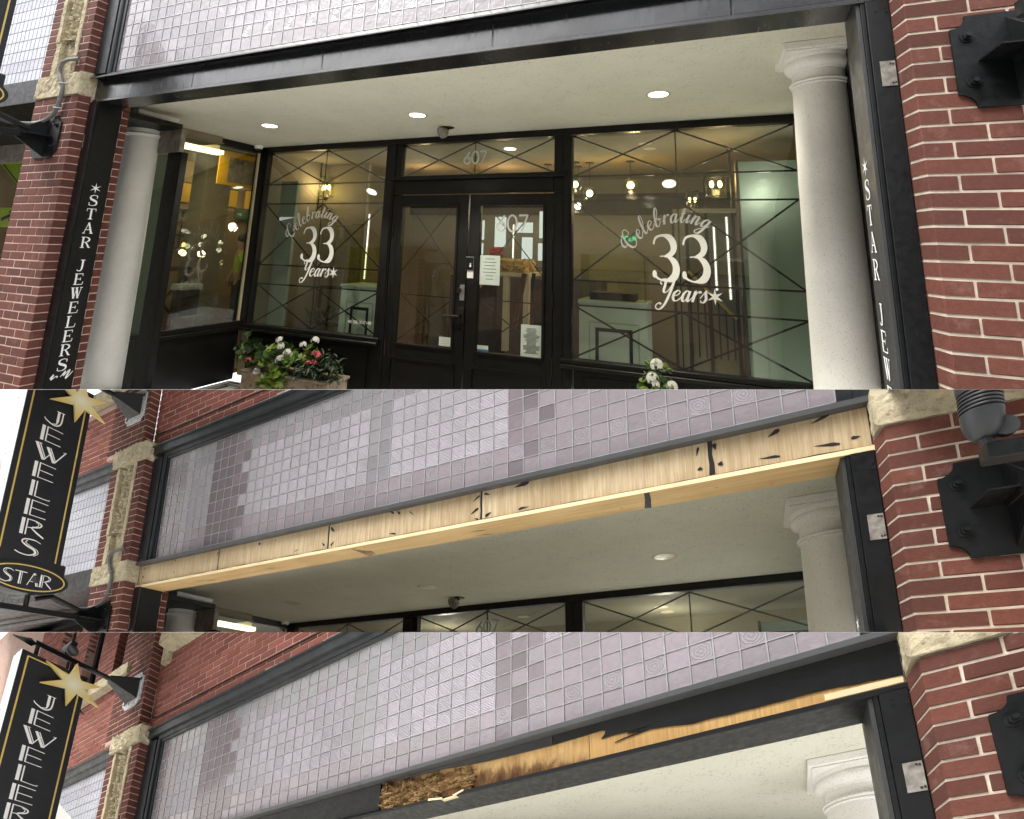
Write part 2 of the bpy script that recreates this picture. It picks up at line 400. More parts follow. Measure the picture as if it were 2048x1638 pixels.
# ------------------------------------------------------------------ materials
class N:
    def __init__(s, name):
        s.m = bpy.data.materials.new(name); s.m.use_nodes = True; s.t = s.m.node_tree
        s.b = s.t.nodes['Principled BSDF']; s.out = s.t.nodes['Material Output']
    def n(s, kind, **kw):
        q = s.t.nodes.new(kind)
        for k, v in kw.items(): setattr(q, k, v)
        return q
    def l(s, a, b): s.t.links.new(a, b)
    def co(s, scale=(1, 1, 1), rand=True):
        at = s.n('ShaderNodeAttribute', attribute_name='bco'); v = at.outputs['Vector']
        if rand:
            oi = s.n('ShaderNodeObjectInfo'); mu = s.n('ShaderNodeMath', operation='MULTIPLY'); mu.inputs[1].default_value = 17.3
            s.l(oi.outputs['Random'], mu.inputs[0]); ad = s.n('ShaderNodeVectorMath', operation='ADD'); s.l(v, ad.inputs[0]); s.l(mu.outputs[0], ad.inputs[1]); v = ad.outputs[0]
        if scale != (1, 1, 1):
            sc_ = s.n('ShaderNodeVectorMath', operation='MULTIPLY'); sc_.inputs[1].default_value = scale; s.l(v, sc_.inputs[0]); v = sc_.outputs[0]
        return v
    def noise(s, v, scale, detail=4, rough=.6, dist=0):
        q = s.n('ShaderNodeTexNoise'); q.inputs['Scale'].default_value = scale; q.inputs['Detail'].default_value = detail; q.inputs['Roughness'].default_value = rough; q.inputs['Distortion'].default_value = dist
        s.l(v, q.inputs['Vector']); return q.outputs['Fac']
    def ramp(s, f, stops):
        q = s.n('ShaderNodeValToRGB'); e_ = q.color_ramp.elements
        while len(e_) < len(stops): e_.new(.5)
        for x, (p, c) in zip(e_, stops):
            x.position = p; x.color = (*c, 1) if not isinstance(c, (int, float)) else (c, c, c, 1)
        s.l(f, q.inputs[0]); return q.outputs[0]
    def mix(s, f, a, b, mode='MIX'):
        q = s.n('ShaderNodeMix', data_type='RGBA', blend_type=mode)
        for i, x in ((0, f), (6, a), (7, b)):
            if isinstance(x, (int, float)): q.inputs[i].default_value = x
            elif isinstance(x, tuple): q.inputs[i].default_value = (*x, 1)
            else: s.l(x, q.inputs[i])
        return q.outputs[2]
    def bump(s, h, st=.4, d=.01, prev=None):
        q = s.n('ShaderNodeBump'); q.inputs['Strength'].default_value = st; q.inputs['Distance'].default_value = d
        s.l(h, q.inputs['Height'])
        if prev is not None: s.l(prev, q.inputs['Normal'])
        s.l(q.outputs[0], s.b.inputs['Normal']); return q.outputs[0]
    def set(s, color=None, rough=None, metal=None, spec=None, coat=None):
        for k, v in (('Base Color', color), ('Roughness', rough), ('Metallic', metal), ('Specular IOR Level', spec), ('Coat Weight', coat)):
            if v is None: continue
            if isinstance(v, tuple): s.b.inputs[k].default_value = (*v, 1)
            elif isinstance(v, (int, float)): s.b.inputs[k].default_value = v
            else: s.l(v, s.b.inputs[k])
        return s
def plain(name, c, rough=.5, var=.18, sc_=6, metal=0, bump=0, bs=60, spec=None, fine=None):
    q = N(name); v = q.co()
    f = q.noise(v, sc_, 5, .6)
    lo = tuple(x * (1 - var) for x in c); hi = tuple(min(1, x * (1 + var)) for x in c)
    col = q.ramp(f, [(.3, lo), (.7, hi)])
    if fine:
        g = q.noise(v, fine[0], 2, .6); col = q.mix(q.ramp(g, [(fine[1], 0.0), (fine[1] + .08, 1.0)]), col, fine[2])
    q.set(col, q.ramp(q.noise(v, sc_ * 2.3, 3), [(.3, max(.02, rough * .8)), (.7, min(1, rough * 1.25))]), metal, spec)
    if bump: q.bump(q.noise(v, bs, 4, .65), bump, .004)
    return q.m
M = {}
def brick_mat(name, c, c2, worn):
    q = N(name); v = q.co(); oi = q.n('ShaderNodeObjectInfo')
    base = q.ramp(oi.outputs['Random'], [(0, c2), (.35, c), (.7, tuple(x * 1.25 for x in c)), (1, tuple(x * .62 for x in c))])
    f = q.noise(v, 45, 6, .7)
    base = q.mix(q.ramp(f, [(.3, .55), (.75, 0.0)]), base, tuple(x * .45 for x in c))
    sp = q.noise(v, 260, 2, .5)
    base = q.mix(q.ramp(sp, [(.66, 0.0), (.72, .45)]), base, (.03, .018, .016))
    wn = q.noise(v, 9, 5, .75)
    base = q.mix(q.ramp(wn, [(.56, 0.0), (.8, worn)]), base, (.32, .2, .17))
    q.set(base, .85, spec=.25); q.bump(q.noise(v, 120, 5, .7), .5, .003); return q.m
M['brick'] = brick_mat('brick', (.132, .047, .033), (.09, .036, .028), .4)
M['brick_far'] = brick_mat('brick_far', (.27, .095, .072), (.21, .075, .058), .22)
M['mortar'] = plain('mortar', (.5, .43, .345), .95, .3, 9, bump=.5, bs=150)
M['mortar_pink'] = plain('mortar_pink', (.5, .345, .29), .95, .15, 20, bump=.4, bs=150)
def stone():
    q = N('limestone'); v = q.co(rand=False)
    f = q.noise(v, 7, 8, .7); c = q.ramp(f, [(.25, (.26, .215, .14)), (.5, (.48, .42, .285)), (.75, (.62, .57, .42))])
    d = q.noise(v, 40, 5, .75); c = q.mix(q.ramp(d, [(.32, .6), (.48, 0.0)]), c, (.1, .085, .06))
    q.set(c, .95, spec=.2); q.bump(q.noise(v, 70, 8, .75), .8, .007); return q.m
M['stone'] = stone()
M['black'] = plain('black_paint', (.004, .0042, .0044), .34, .3, 8, bump=.05, bs=30)
M['black_satin'] = plain('black_satin_paint', (.004, .0042, .004), .45, .3, 8, bump=.08, bs=80, spec=.3)
M['door_black'] = plain('door_paint', (.005, .005, .0047), .42, .2, 5, bump=.06, bs=50, spec=.3)
M['charcoal'] = plain('charcoal_board', (.03, .031, .031), .5, .15, 5)
def gloss_fascia():
    q = N('fascia_gloss_paint'); v = q.co(rand=False); vs2 = q.co((14, 2, 2), False)
    c = q.ramp(q.noise(v, 4, 6, .7), [(.3, (.008, .0085, .009)), (.7, (.016, .018, .02))])
    q.set(c, q.ramp(q.noise(vs2, 3, 5, .7), [(.3, .13), (.7, .3)]), spec=.75)
    n1 = q.bump(q.noise(v, 1.7, 3, .5), .25, .03); q.bump(q.noise(vs2, 9, 4, .6), .12, .004, n1); return q.m
M['fascia'] = gloss_fascia()
M['frame_metal'] = plain('frame_metal', (.011, .015, .018), .42, .3, 5, bump=.12, bs=40)
M['sill_metal'] = plain('sill_metal', (.06, .063, .066), .5, .15, 3)
M['iron'] = plain('iron_paint', (.0045, .0055, .0062), .45, .3, 14, bump=.2, bs=70, spec=.3)
M['lamp_body'] = plain('lamp_body', (.028, .03, .032), .4, .2, 12)
M['conduit'] = plain('grey_conduit', (.12, .12, .115), .6, .15, 30)
M['steel'] = plain('steel', (.45, .46, .47), .35, .1, 30, metal=.9)
M['bronze'] = plain('dark_bronze', (.05, .042, .036), .35, .2, 30, metal=.8)
M['plate'] = plain('worn_plate', (.2, .185, .16), .7, .5, 30, bump=.3, bs=80)
M['white_plate'] = plain('worn_white_plate', (.5, .52, .52), .6, .25, 22, fine=(30, .6, (.08, .08, .08)))
def stucco():
    q = N('ceiling_stucco'); v = q.co(rand=False)
    f = q.noise(v, 1.2, 4, .6); c = q.ramp(f, [(.3, (.7, .69, .58)), (.7, (.77, .76, .65))])
    n1 = q.noise(v, 62, 3, .55, 1.2); wm = q.ramp(n1, [(.35, .8), (.45, 0.0)])
    n2 = q.ramp(q.noise(v, 8, 3, .6), [(.42, .15), (.62, .85)])
    mu = q.n('ShaderNodeMath', operation='MULTIPLY'); q.l(wm, mu.inputs[0]); q.l(n2, mu.inputs[1])
    c = q.mix(mu.outputs[0], c, (.34, .32, .25)); q.set(c, .95, spec=.15)
    inv = q.n('ShaderNodeMath', operation='SUBTRACT'); inv.inputs[0].default_value = 1; q.l(mu.outputs[0], inv.inputs[1])
    n1_ = q.bump(q.noise(v, 90, 4, .6), .25, .003); q.bump(inv.outputs[0], .45, .003, n1_); return q.m
M['stucco'] = stucco()
M['cast'] = plain('cast_stone', (.88, .87, .83), .8, .06, 3, bump=.12, bs=160, fine=(170, .62, (.4, .38, .33)))
M['lead'] = plain('lead_came', (.34, .335, .345), .5, .15, 30, metal=.2)
M['lead_dark'] = plain('dark_lead_came', (.16, .17, .19), .5, .15, 30)
def tile(name, c, ribs=0, rose=False, var=.25, rough=.12):
    q = N(name); v0 = q.co(rand=False); v = q.co(); oi = q.n('ShaderNodeObjectInfo')
    var *= .35; a_, b_ = tuple(x * (1 - var) for x in c), tuple(min(1, x * (1 + var)) for x in c)
    col = q.ramp(oi.outputs['Random'], [(0, a_), (.5, c), (1, (b_[0], b_[1] * .97, b_[2]))])
    cl = q.ramp(q.noise(oi.outputs['Location'], 1.1, 5, .65), [(.36, .42), (.6, 0.0)]); col = q.mix(cl, col, tuple(x * .55 for x in c))  # cloudy reflections painted in as darker patches across the tiles
    f = q.noise(v, 30, 5, .7); col = q.mix(q.ramp(f, [(.3, .3), (.65, 0.0)]), col, tuple(x * .55 for x in c))
    q.set(col, q.ramp(q.noise(v, 20, 3), [(.3, rough * .6), (.7, rough * 1.8)]), spec=.5, coat=.25)
    q.b.inputs['Coat Roughness'].default_value = .06
    n1 = q.bump(q.noise(v, 26, 3, .5), .55, .006)
    if rose:
        ln = q.n('ShaderNodeVectorMath', operation='LENGTH'); q.l(v0, ln.inputs[0])
        wv = q.n('ShaderNodeTexWave', wave_type='RINGS', rings_direction='SPHERICAL'); wv.inputs['Scale'].default_value = 22; wv.inputs['Distortion'].default_value = 5; wv.inputs['Detail'].default_value = 1; wv.inputs['Detail Scale'].default_value = 1.6
        q.l(v0, wv.inputs['Vector']); q.bump(wv.outputs['Fac'], .3, .005, n1)
        c2 = q.mix(q.ramp(wv.outputs['Fac'], [(.75, 0.0), (.95, .22)]), col, (.62, .58, .6)); q.set(c2)
    elif ribs:
        wv = q.n('ShaderNodeTexWave', wave_type='BANDS', bands_direction='Z'); wv.inputs['Scale'].default_value = ribs; wv.inputs['Distortion'].default_value = .6
        q.l(v0, wv.inputs['Vector']); q.bump(wv.outputs['Fac'], .8, .004, n1)
    return q.m
M['tile_reflection'] = tile('dark_reflection_tile', (.2, .175, .19), var=.7)  # dark reflections put into the colour of these tiles
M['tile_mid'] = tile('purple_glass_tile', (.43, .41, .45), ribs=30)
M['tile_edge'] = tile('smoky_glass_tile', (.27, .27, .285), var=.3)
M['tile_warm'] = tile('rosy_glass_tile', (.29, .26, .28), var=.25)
M['tile_rose'] = tile('rose_glass_tile', (.27, .25, .27), rose=True)
M['tile_white'] = tile('white_glass_tile', (.46, .48, .53), var=.08, rough=.35)
M['tile_fret'] = tile('patterned_white_tile', (.42, .42, .5), rose=True, var=.1, rough=.4)
def glass(name, tint=(.93, .95, .93), refl=1.0, ior=1.5):
    q = N(name); tr = q.n('ShaderNodeBsdfTransparent'); tr.inputs[0].default_value = (*tint, 1)
    gl = q.n('ShaderNodeBsdfGlossy'); gl.inputs['Roughness'].default_value = 0.0; gl.inputs[0].default_value = (1, 1, 1, 1)
    fr = q.n('ShaderNodeFresnel'); ge = q.n('ShaderNodeNewGeometry'); mr = q.n('ShaderNodeMapRange'); mr.inputs['To Min'].default_value = ior; mr.inputs['To Max'].default_value = 1 / ior
    q.l(ge.outputs['Backfacing'], mr.inputs['Value']); q.l(mr.outputs[0], fr.inputs[0])     # the same reflection on both faces of the pane
    mu = q.n('ShaderNodeMath', operation='MULTIPLY'); mu.inputs[1].default_value = refl; q.l(fr.outputs[0], mu.inputs[0])
    ms = q.n('ShaderNodeMixShader'); q.l(mu.outputs[0], ms.inputs[0]); q.l(tr.outputs[0], ms.inputs[1]); q.l(gl.outputs[0], ms.inputs[2])
    q.l(ms.outputs[0], q.out.inputs[0]); return q.m
M['glass'] = glass('window_glass', (.86, .88, .85), refl=1.7)
M['glass_dim'] = glass('shaded_glass', (.8, .82, .8), refl=.3)
M['globe'] = glass('globe_glass', (.9, .92, .7), 1.0)
def plywood(name, c1, c2, axis, sc_):
    q = N(name); v = q.co((3.0, 1, .12) if axis == 'Z' else (.1, 2.2, 2.2), True)
    f = q.noise(v, sc_, 6, .7, .5); c = q.ramp(f, [(.25, c2), (.6, c1), (.8, tuple(min(1, x * 1.12) for x in c1))])
    big = q.noise(q.co((1, 1, 1), True), 2.2, 4, .6); c = q.mix(q.ramp(big, [(.4, .35), (.65, 0.0)]), c, tuple(x * .8 for x in c2))
    q.set(c, .75, spec=.25); q.bump(f, .25, .003); return q.m
M['plywood'] = plywood('plywood_face', (.54, .44, .285), (.3, .2, .095), 'Z', 26)
M['plank'] = plywood('pine_plank', (.68, .5, .25), (.5, .3, .12), 'X', 11)
M['plank_edge'] = plain('plank_edge', (.74, .6, .36), .7, .12, 8)
M['old_ply'] = plywood('old_plywood', (.6, .39, .16), (.36, .19, .06), 'Z', 22)
def rot():
    q = N('rotted_wood'); v = q.co((.4, 1, 1.6), True)
    f = q.noise(v, 14, 9, .8, 1.2); c = q.ramp(f, [(.26, (.015, .009, .005)), (.38, (.13, .07, .03)), (.5, (.3, .19, .085)), (.72, (.48, .34, .17))])
    q.set(c, .95, spec=.1); q.bump(f, 1.0, .02); return q.m
M['rot'] = rot()
def stained():
    q = N('stained_plywood'); v = q.co(rand=False); g = q.noise(q.co((1.2, 1, .16), True), 22, 6, .7, .5)
    c = q.ramp(g, [(.25, (.33, .18, .06)), (.6, (.56, .37, .16)), (.8, (.62, .42, .2))])
    sx = q.n('ShaderNodeSeparateXYZ'); q.l(v, sx.inputs[0])
    nn = q.noise(q.co((1.3, 1, .5), False), 11, 8, .75, .6)
    mx = q.n('ShaderNodeMath', operation='MULTIPLY_ADD'); mx.inputs[1].default_value = .5; mx.inputs[2].default_value = -1.9 - .42; q.l(sx.outputs['X'], mx.inputs[0])
    ma = q.n('ShaderNodeMath', operation='MULTIPLY_ADD'); ma.inputs[1].default_value = 4.6; q.l(sx.outputs['Z'], ma.inputs[0]); q.l(mx.outputs[0], ma.inputs[2])
    ad = q.n('ShaderNodeMath', operation='ADD'); q.l(ma.outputs[0], ad.inputs[0]); q.l(nn, ad.inputs[1])
    st = q.ramp(ad.outputs[0], [(.45, .95), (.62, .8), (.75, .3), (.95, 0.0)])
    d = q.ramp(q.noise(q.co((1, 1, .3), False), 40, 6, .8), [(.3, (.012, .007, .006)), (.55, (.1, .045, .022)), (.7, (.25, .12, .05))])
    q.set(q.mix(st, c, d), .9, spec=.15); q.bump(g, .5, .004); return q.m
M['stained_ply'] = stained()
M['stain'] = plain('dark_stain', (.05, .022, .014), .95, .5, 18, bump=.6, bs=60)
M['caulk'] = plain('black_caulk', (.01, .01, .011), .5, .3, 30, bump=.3, bs=90)
M['white'] = plain('white_vinyl', (.8, .8, .78), .6, .03, 5)
M['pale_vinyl'] = plain('pale_green_vinyl', (.42, .5, .45), .6, .03, 5)
M['paper'] = plain('notice_paper', (.62, .7, .64), .8, .05, 9)
M['print'] = plain('grey_print', (.14, .16, .15), .8, .1, 40)
M['blue_print'] = plain('blue_print', (.05, .16, .3), .7, .1, 20)
M['sign_black'] = plain('sign_face', (.004, .0055, .009), .5, .15, 3)
M['sign_edge'] = plain('sign_edge_metal', (.66, .72, .74), .4, .06, 2)
M['gold_line'] = plain('gold_line', (.62, .45, .12), .4, .1, 20)
def gold():
    q = N('gold_star'); v = q.co(rand=False)
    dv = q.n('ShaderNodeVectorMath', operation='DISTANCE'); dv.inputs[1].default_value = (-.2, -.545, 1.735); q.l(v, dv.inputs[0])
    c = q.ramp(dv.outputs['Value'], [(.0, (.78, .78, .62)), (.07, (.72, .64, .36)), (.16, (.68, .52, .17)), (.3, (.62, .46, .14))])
    q.set(c, .42, .05); return q.m
M['gold'] = gold()
M['wall_warm'] = plain('warm_plaster', (.3, .22, .115), .8, .1, 2)
M['wall_beige'] = plain('beige_plaster', (.25, .22, .15), .8, .08, 2)
M['ceil_in'] = plain('interior_ceiling', (.27, .245, .175), .85, .06, 2)
M['mint'] = plain('mint_panel', (.3, .39, .33), .5, .05, 2)
M['mint_pale'] = plain('pale_mint_cabinet', (.52, .62, .55), .5, .04, 2)
M['dark_wood'] = plain('dark_wood', (.05, .03, .018), .5, .35, 9)
M['floor_in'] = plain('brown_floor', (.12, .085, .06), .35, .25, 6)
M['floor_wood'] = plywood('wood_floor', (.22, .1, .035), (.12, .05, .018), 'X', 9)
M['yellow'] = plain('yellow_poster', (.62, .36, .01), .6, .1, 3)
M['green_sign'] = plain('green_poster', (.012, .1, .055), .6, .1, 3)
M['photo'] = plain('poster_photo', (.2, .18, .15), .6, .45, 12)
M['cloth'] = plain('golden_cloth', (.6, .42, .16), .8, .3, 14, bump=.5, bs=30)
M['cream'] = plain('cream_paint', (.62, .54, .36), .6, .06, 4)
M['red'] = plain('red_flowers', (.4, .03, .03), .6, .3, 20)
M['hivis'] = plain('hi_vis_shirt', (.42, .6, .02), .7, .15, 14, bump=.4, bs=30)
M['trousers'] = plain('dark_trousers', (.03, .032, .035), .8, .2, 14)
M['skin'] = plain('skin', (.4, .23, .15), .6, .08, 14)
M['hair'] = plain('dark_hair', (.03, .02, .015), .6, .2, 40)
M['lime'] = plain('lime_reflective_sheet', (.5, .72, .02), .5, .05, 4)
M['planter'] = plain('planter_concrete', (.36, .3, .22), .9, .35, 7, bump=.6, bs=40, fine=(24, .56, (.16, .12, .08)))
M['bounce_face'] = plain('pale_bounce_face', (.62, .6, .55), .9, .05, 3)  # hidden faces made pale to bounce light into the recesses
M['soil'] = plain('soil', (.03, .022, .015), .95, .3, 40, bump=.6)
def leafm(name, c, c2):
    q = N(name); v = q.co(rand=False); oi = q.n('ShaderNodeObjectInfo')
    base = q.ramp(oi.outputs['Random'], [(0, c2), (.6, c), (1, tuple(x * 1.4 for x in c))])
    ln = q.n('ShaderNodeVectorMath', operation='LENGTH'); q.l(v, ln.inputs[0])
    base = q.mix(q.ramp(ln.outputs['Value'], [(.02, 0.0), (.034, .35), (.045, 0.0)]), base, tuple(x * .55 for x in c2))
    q.set(base, .45); q.bump(q.noise(v, 60, 3), .3, .004); return q.m
M['leaf'] = leafm('geranium_leaf', (.085, .17, .025), (.03, .085, .014))
M['leaf_dark'] = leafm('dark_leaf', (.022, .05, .018), (.012, .03, .012))
M['leaf_lime'] = leafm('lime_leaf', (.22, .32, .04), (.13, .22, .03))
M['petal_white'] = plain('white_petal', (.82, .82, .78), .6, .05, 30)
M['petal_pink'] = plain('pink_petal', (.72, .12, .16), .6, .2, 30)
M['stem'] = plain('green_stem', (.1, .16, .04), .6, .2, 30)
M['tile_floor'] = plain('pale_floor_tile', (.5, .5, .47), .5, .1, 6)
M['tile_black'] = plain('black_floor_tile', (.02, .02, .02), .4, .1, 6)
def emit(name, c, s):
    q = N(name); em = q.n('ShaderNodeEmission'); em.inputs[0].default_value = (*c, 1); em.inputs[1].default_value = s; q.l(em.outputs[0], q.out.inputs[0]); return q.m
M['bulb_cool'] = emit('lit_diffuser', (1, .96, .82), 3.2)
M['bulb_warm'] = emit('lit_bulb', (1, .72, .32), 9)
M['bulb_yellow'] = emit('lit_tube_diffuser', (1, .93, .5), 1.0)
M['led'] = emit('lit_led', (.95, .98, 1), 1.1)
M['mirror_glow'] = emit('glowing_mirror', (.86, .94, .86), .3)  # mirrors get their brightness from emission, no lamp behind them
M['reflected_green'] = emit('reflected_green', (.1, 1, .4), .35)  # glow that stands for a reflected street sign
M['lens_off'] = plain('unlit_lens', (.52, .5, .4), .4, .05, 6)
M['street'] = plain('pale_paving', (.52, .51, .48), .9, .1, 1.5)
M['far_wall'] = plain('far_brick', (.17, .125, .095), .9, .2, 1)
M['far_glass'] = plain('far_window', (.03, .035, .04), .2, .2, 1)
M['bark'] = plain('bark', (.06, .045, .03), .95, .3, 8)

# ------------------------------------------------------------------ numbers shared by the three fronts
C = 0.0677; ZST = 0.0525; ZSU = 0.2602; ZUB = 1.3433; TL = 0.10545; TX = 0.2496; TY = 0.1263; TZ = 0.279
D = 3.286; ZC = 0.2855; FL = -3.13
WHICH = ['top storefront', 'middle plywood-beamed storefront', 'lowest rot-damaged storefront']
BH = C - 0.0082

def brick_geo(L, dp, v):
    r = random.Random(int(L * 1000) * 31 + v)
    return cbox(-L / 2, L / 2, 0, dp, 0, BH, 0.0035, 0.0014, r)
def brick(parent, x0, x1, y, dp, z, mat, name='brick'):
    L = round(x1 - x0, 3); v = rnd.randrange(4)
    return inst(name, ('b', L, dp, v), brick_geo(L, dp, v), ((x0 + x1) / 2, y + rnd.uniform(-.0012, .0012), z + rnd.uniform(-.0008, .0008)), mat, parent)
def course(parent, x0, x1, y, dp, z, off, mat, jmin=.04, stretcher=.2105):
    """one course of bricks between two ends"""
    x = x0; g = .0098; first = True
    while x < x1 - 1e-4:
        L = (off if first and off > jmin else stretcher)
        e = x + L
        if x1 - e < jmin: e = x1 + g
        brick(parent, x, min(e, x1 + g) - g, y, dp, z, mat)
        x = e; first = False

def carving(parent, x0, x1, z0, z1):
    nx, nz = 26, int((z1 - z0) / .011)
    r = random.Random(5); lv = []
    z = z0
    while z < z1:
        for s in (-1, 1):
            lv.append(((x0 + x1) / 2 + s * r.uniform(.02, .075), z + r.uniform(-.02, .02), r.uniform(.022, .05), r.uniform(.012, .02), s * r.uniform(.5, 1.2), r.uniform(.6, 1)))
        lv.append(((x0 + x1) / 2 + r.uniform(-.02, .02), z, r.uniform(.02, .035), r.uniform(.012, .02), r.uniform(1, 2), 1.1)); z += .034
    V = []; 
    for j in range(nz + 1):
        for i in range(nx + 1):
            x = x0 + (x1 - x0) * i / nx; zz = z0 + (z1 - z0) * j / nz; h = 0
            for (a, b, ra, rb, an, hh) in lv:
                if abs(zz - b) > .06: continue
                dx, dz = x - a, zz - b; u = dx * math.cos(an) + dz * math.sin(an); q = -dx * math.sin(an) + dz * math.cos(an)
                t = 1 - (u / ra) ** 2 - (q / rb) ** 2
                if t > 0: h = max(h, hh * (.35 + .65 * t - .25 * math.exp(-(q / .004) ** 2)))
            V.append((x,   .04 - .062 * h + r.uniform(-.002, .002), zz))
    F = [(j * (nx + 1) + i, j * (nx + 1) + i + 1, (j + 1) * (nx + 1) + i + 1, (j + 1) * (nx + 1) + i) for j in range(nz) for i in range(nx)]
    add('carved_foliage', (np.array(V), F), M['stone'], parent)

def rough_block(x0, x1, y0, y1, z0, z1, amp=.006, n=9, seed=1, rag=0):
    """a dressed stone: box with a hammered surface"""
    r = random.Random(seed); V = []; F = []; idx = {}
    dims = [max(2, min(40, int((b_ - a_) / .022))) for a_, b_ in ((x0, x1), (y0, y1), (z0, z1))]
    def vid(i, j, k):
        if (i, j, k) not in idx: idx[(i, j, k)] = len(G); G.append(Vector((i / dims[0] - .5, j / dims[1] - .5, k / dims[2] - .5)))
        return idx[(i, j, k)]
    G = []; A_, B_, C_ = dims
    for i in range(A_):
        for j in range(B_): F += [[vid(i, j, 0), vid(i, j + 1, 0), vid(i + 1, j + 1, 0), vid(i + 1, j, 0)], [vid(i, j, C_), vid(i + 1, j, C_), vid(i + 1, j + 1, C_), vid(i, j + 1, C_)]]
        for k in range(C_): F += [[vid(i, 0, k), vid(i + 1, 0, k), vid(i + 1, 0, k + 1), vid(i, 0, k + 1)], [vid(i, B_, k), vid(i, B_, k + 1), vid(i + 1, B_, k + 1), vid(i + 1, B_, k)]]
    for j in range(B_):
        for k in range(C_): F += [[vid(0, j, k), vid(0, j, k + 1), vid(0, j + 1, k + 1), vid(0, j + 1, k)], [vid(A_, j, k), vid(A_, j + 1, k), vid(A_, j + 1, k + 1), vid(A_, j, k + 1)]]
    for q in G:
        p_ = [x0 + (q.x + .5) * (x1 - x0), y0 + (q.y + .5) * (y1 - y0), z0 + (q.z + .5) * (z1 - z0)]
        e = sum(abs(abs(t) - .5) < 1e-4 for t in q)
        k = amp * (1 if e == 1 else .8)
        p_ = [t + r.uniform(-k, k) for t in p_]
        if rag and q.z > .49: p_[2] += r.uniform(-rag, rag * .4)
        if e >= 2:
            for a, (lo, hi) in enumerate(((x0, x1), (y0, y1), (z0, z1))): p_[a] += ((lo + hi) / 2 - p_[a]) * .01
        V.append(p_)
    return np.array(V), F

def left_pier(p):
    t = thing('brick_pier', 'red brick pier with carved stone panel at the left of the ' + WHICH[p], 'pier', (-.32, .3, -3.1), 'brick piers beside the storefronts')
    mb, mm = M['brick'], M['mortar_pink']
    add('mortar_core', join(box(-.6415, -.0035, .0035, .1, -3.2, ZST), box(-.64, .0, .1, .395, -3.2, 1.5), box(.0, .0575, .3, .393, -3.2, -.02), box(-.6415, -.4985, .0035, .1, ZSU, ZUB), box(-.1415, -.0035, .0035, .1, ZSU, ZUB),
        box(-.80, -.1035, .0035, .1, 1.5, 3.2)), mm, t)
    for k in range(1, 48):
        z = ZST - k * C + .0041
        if k % 2: course(t, -.645, 0, 0, .1, z, .128, mb)
        else: course(t, -.645, 0, 0, .1, z, .0, mb, stretcher=.218)
        v = k % 4                                            # the reveal behind the black board
        inst('brick', ('q', v), cbox(0, .11, 0, .085 if k % 2 else .06, 0, BH, .003, .001), (-.05, .312 + .025 * ((k + 1) % 2), z), mb, t)
    for k in range(16):
        z = ZSU + k * C + .0048
        sp = .07 if k % 2 else .11
        brick(t, -.645, -.5, 0, .1, z, mb)
        if k % 3 == 1: brick(t, -.14, -.104, 0, .1, z, mb); brick(t, -.094, 0, 0, .1, z, mb)
        else: brick(t, -.14, 0, 0, .1, z, mb)
    for k in range(24):                                       # the narrower shaft above the cap stone
        z = 1.552 + k * C
        course(t, -.80, -.10, 0, .1, z, .128 if k % 2 else .0, mb, stretcher=.218)
    add('stone_block', rough_block(-.652, .006, -.014, .13, ZST + .002, ZSU - .002, .005, 9, 3), M['stone'], t, 'pale limestone block under the carved panel')
    add('cap_stone', rough_block(-.60, .012, -.02, .12, ZUB + .003, 1.55, .007, 9, 9, .02), M['stone'], t, 'weathered limestone cap with a chipped top edge')
    add('panel_frame', join(rough_block(-.5, -.452, -.008, .09, ZSU + .32, ZUB - .002, .003, 5, 11), rough_block(-.188, -.14, -.008, .09, ZSU, ZUB - .002, .004, 5, 12),
        rough_block(-.5, -.188, .05, .1, ZSU, ZSU + .4, .005, 7, 13), rough_block(-.5, -.43, .0, .09, ZSU, ZSU + .32, .006, 5, 14)), M['stone'], t)
    carving(t, -.452, -.188, ZSU + .33, ZUB - .01)
    return t

def right_pier(p):
    t = thing('brick_pier', 'large red brick pier at the right of the ' + WHICH[p], 'pier', (6.2, .3, -3.1), 'brick piers beside the storefronts')
    mb, mm = M['brick'], M['mortar']
    add('mortar_core', join(*[prism([(5.8466, .115), (5.8672, .0035), (6.9, .0035), (6.9, .115)], 'Z', a_, b_) for a_, b_ in ((-3.2, ZST), (ZSU, 1.6))], box(5.852, 6.9, .116, .6, -3.2, 1.6)), mm, t)
    def row(k, z):
        off = .222 if k % 2 else .108
        # the corner brick, with its slightly canted inner side
        L = off - .0098; v = k % 2
        poly = [(-.02, .115), (.001, .004), (.005, 0), (L, 0), (L, .115)]
        V, F = prism(poly, 'Z', .002, BH - .002); V[:, 2] += np.array([rnd.uniform(-.0008, .0008) for _ in V])
        inst('brick', ('corner', v), (V, F), (5.8637, 0, z), mb, t)
        x = 5.8637 + off
        while x < 6.9:
            brick(t, x, x + .2245, 0, .1, z, mb); x += .2343
    for k in range(1, 36): row(k, ZST - k * C + .0041)
    for k in range(8): row(k + 1, ZSU + k * C + .0048)
    add('stone_block', rough_block(5.842, 6.9, -.012, .12, ZST + .002, ZSU - .002, .0025, 14, 21), M['stone'], t, 'pale limestone block across the pier')
    return t

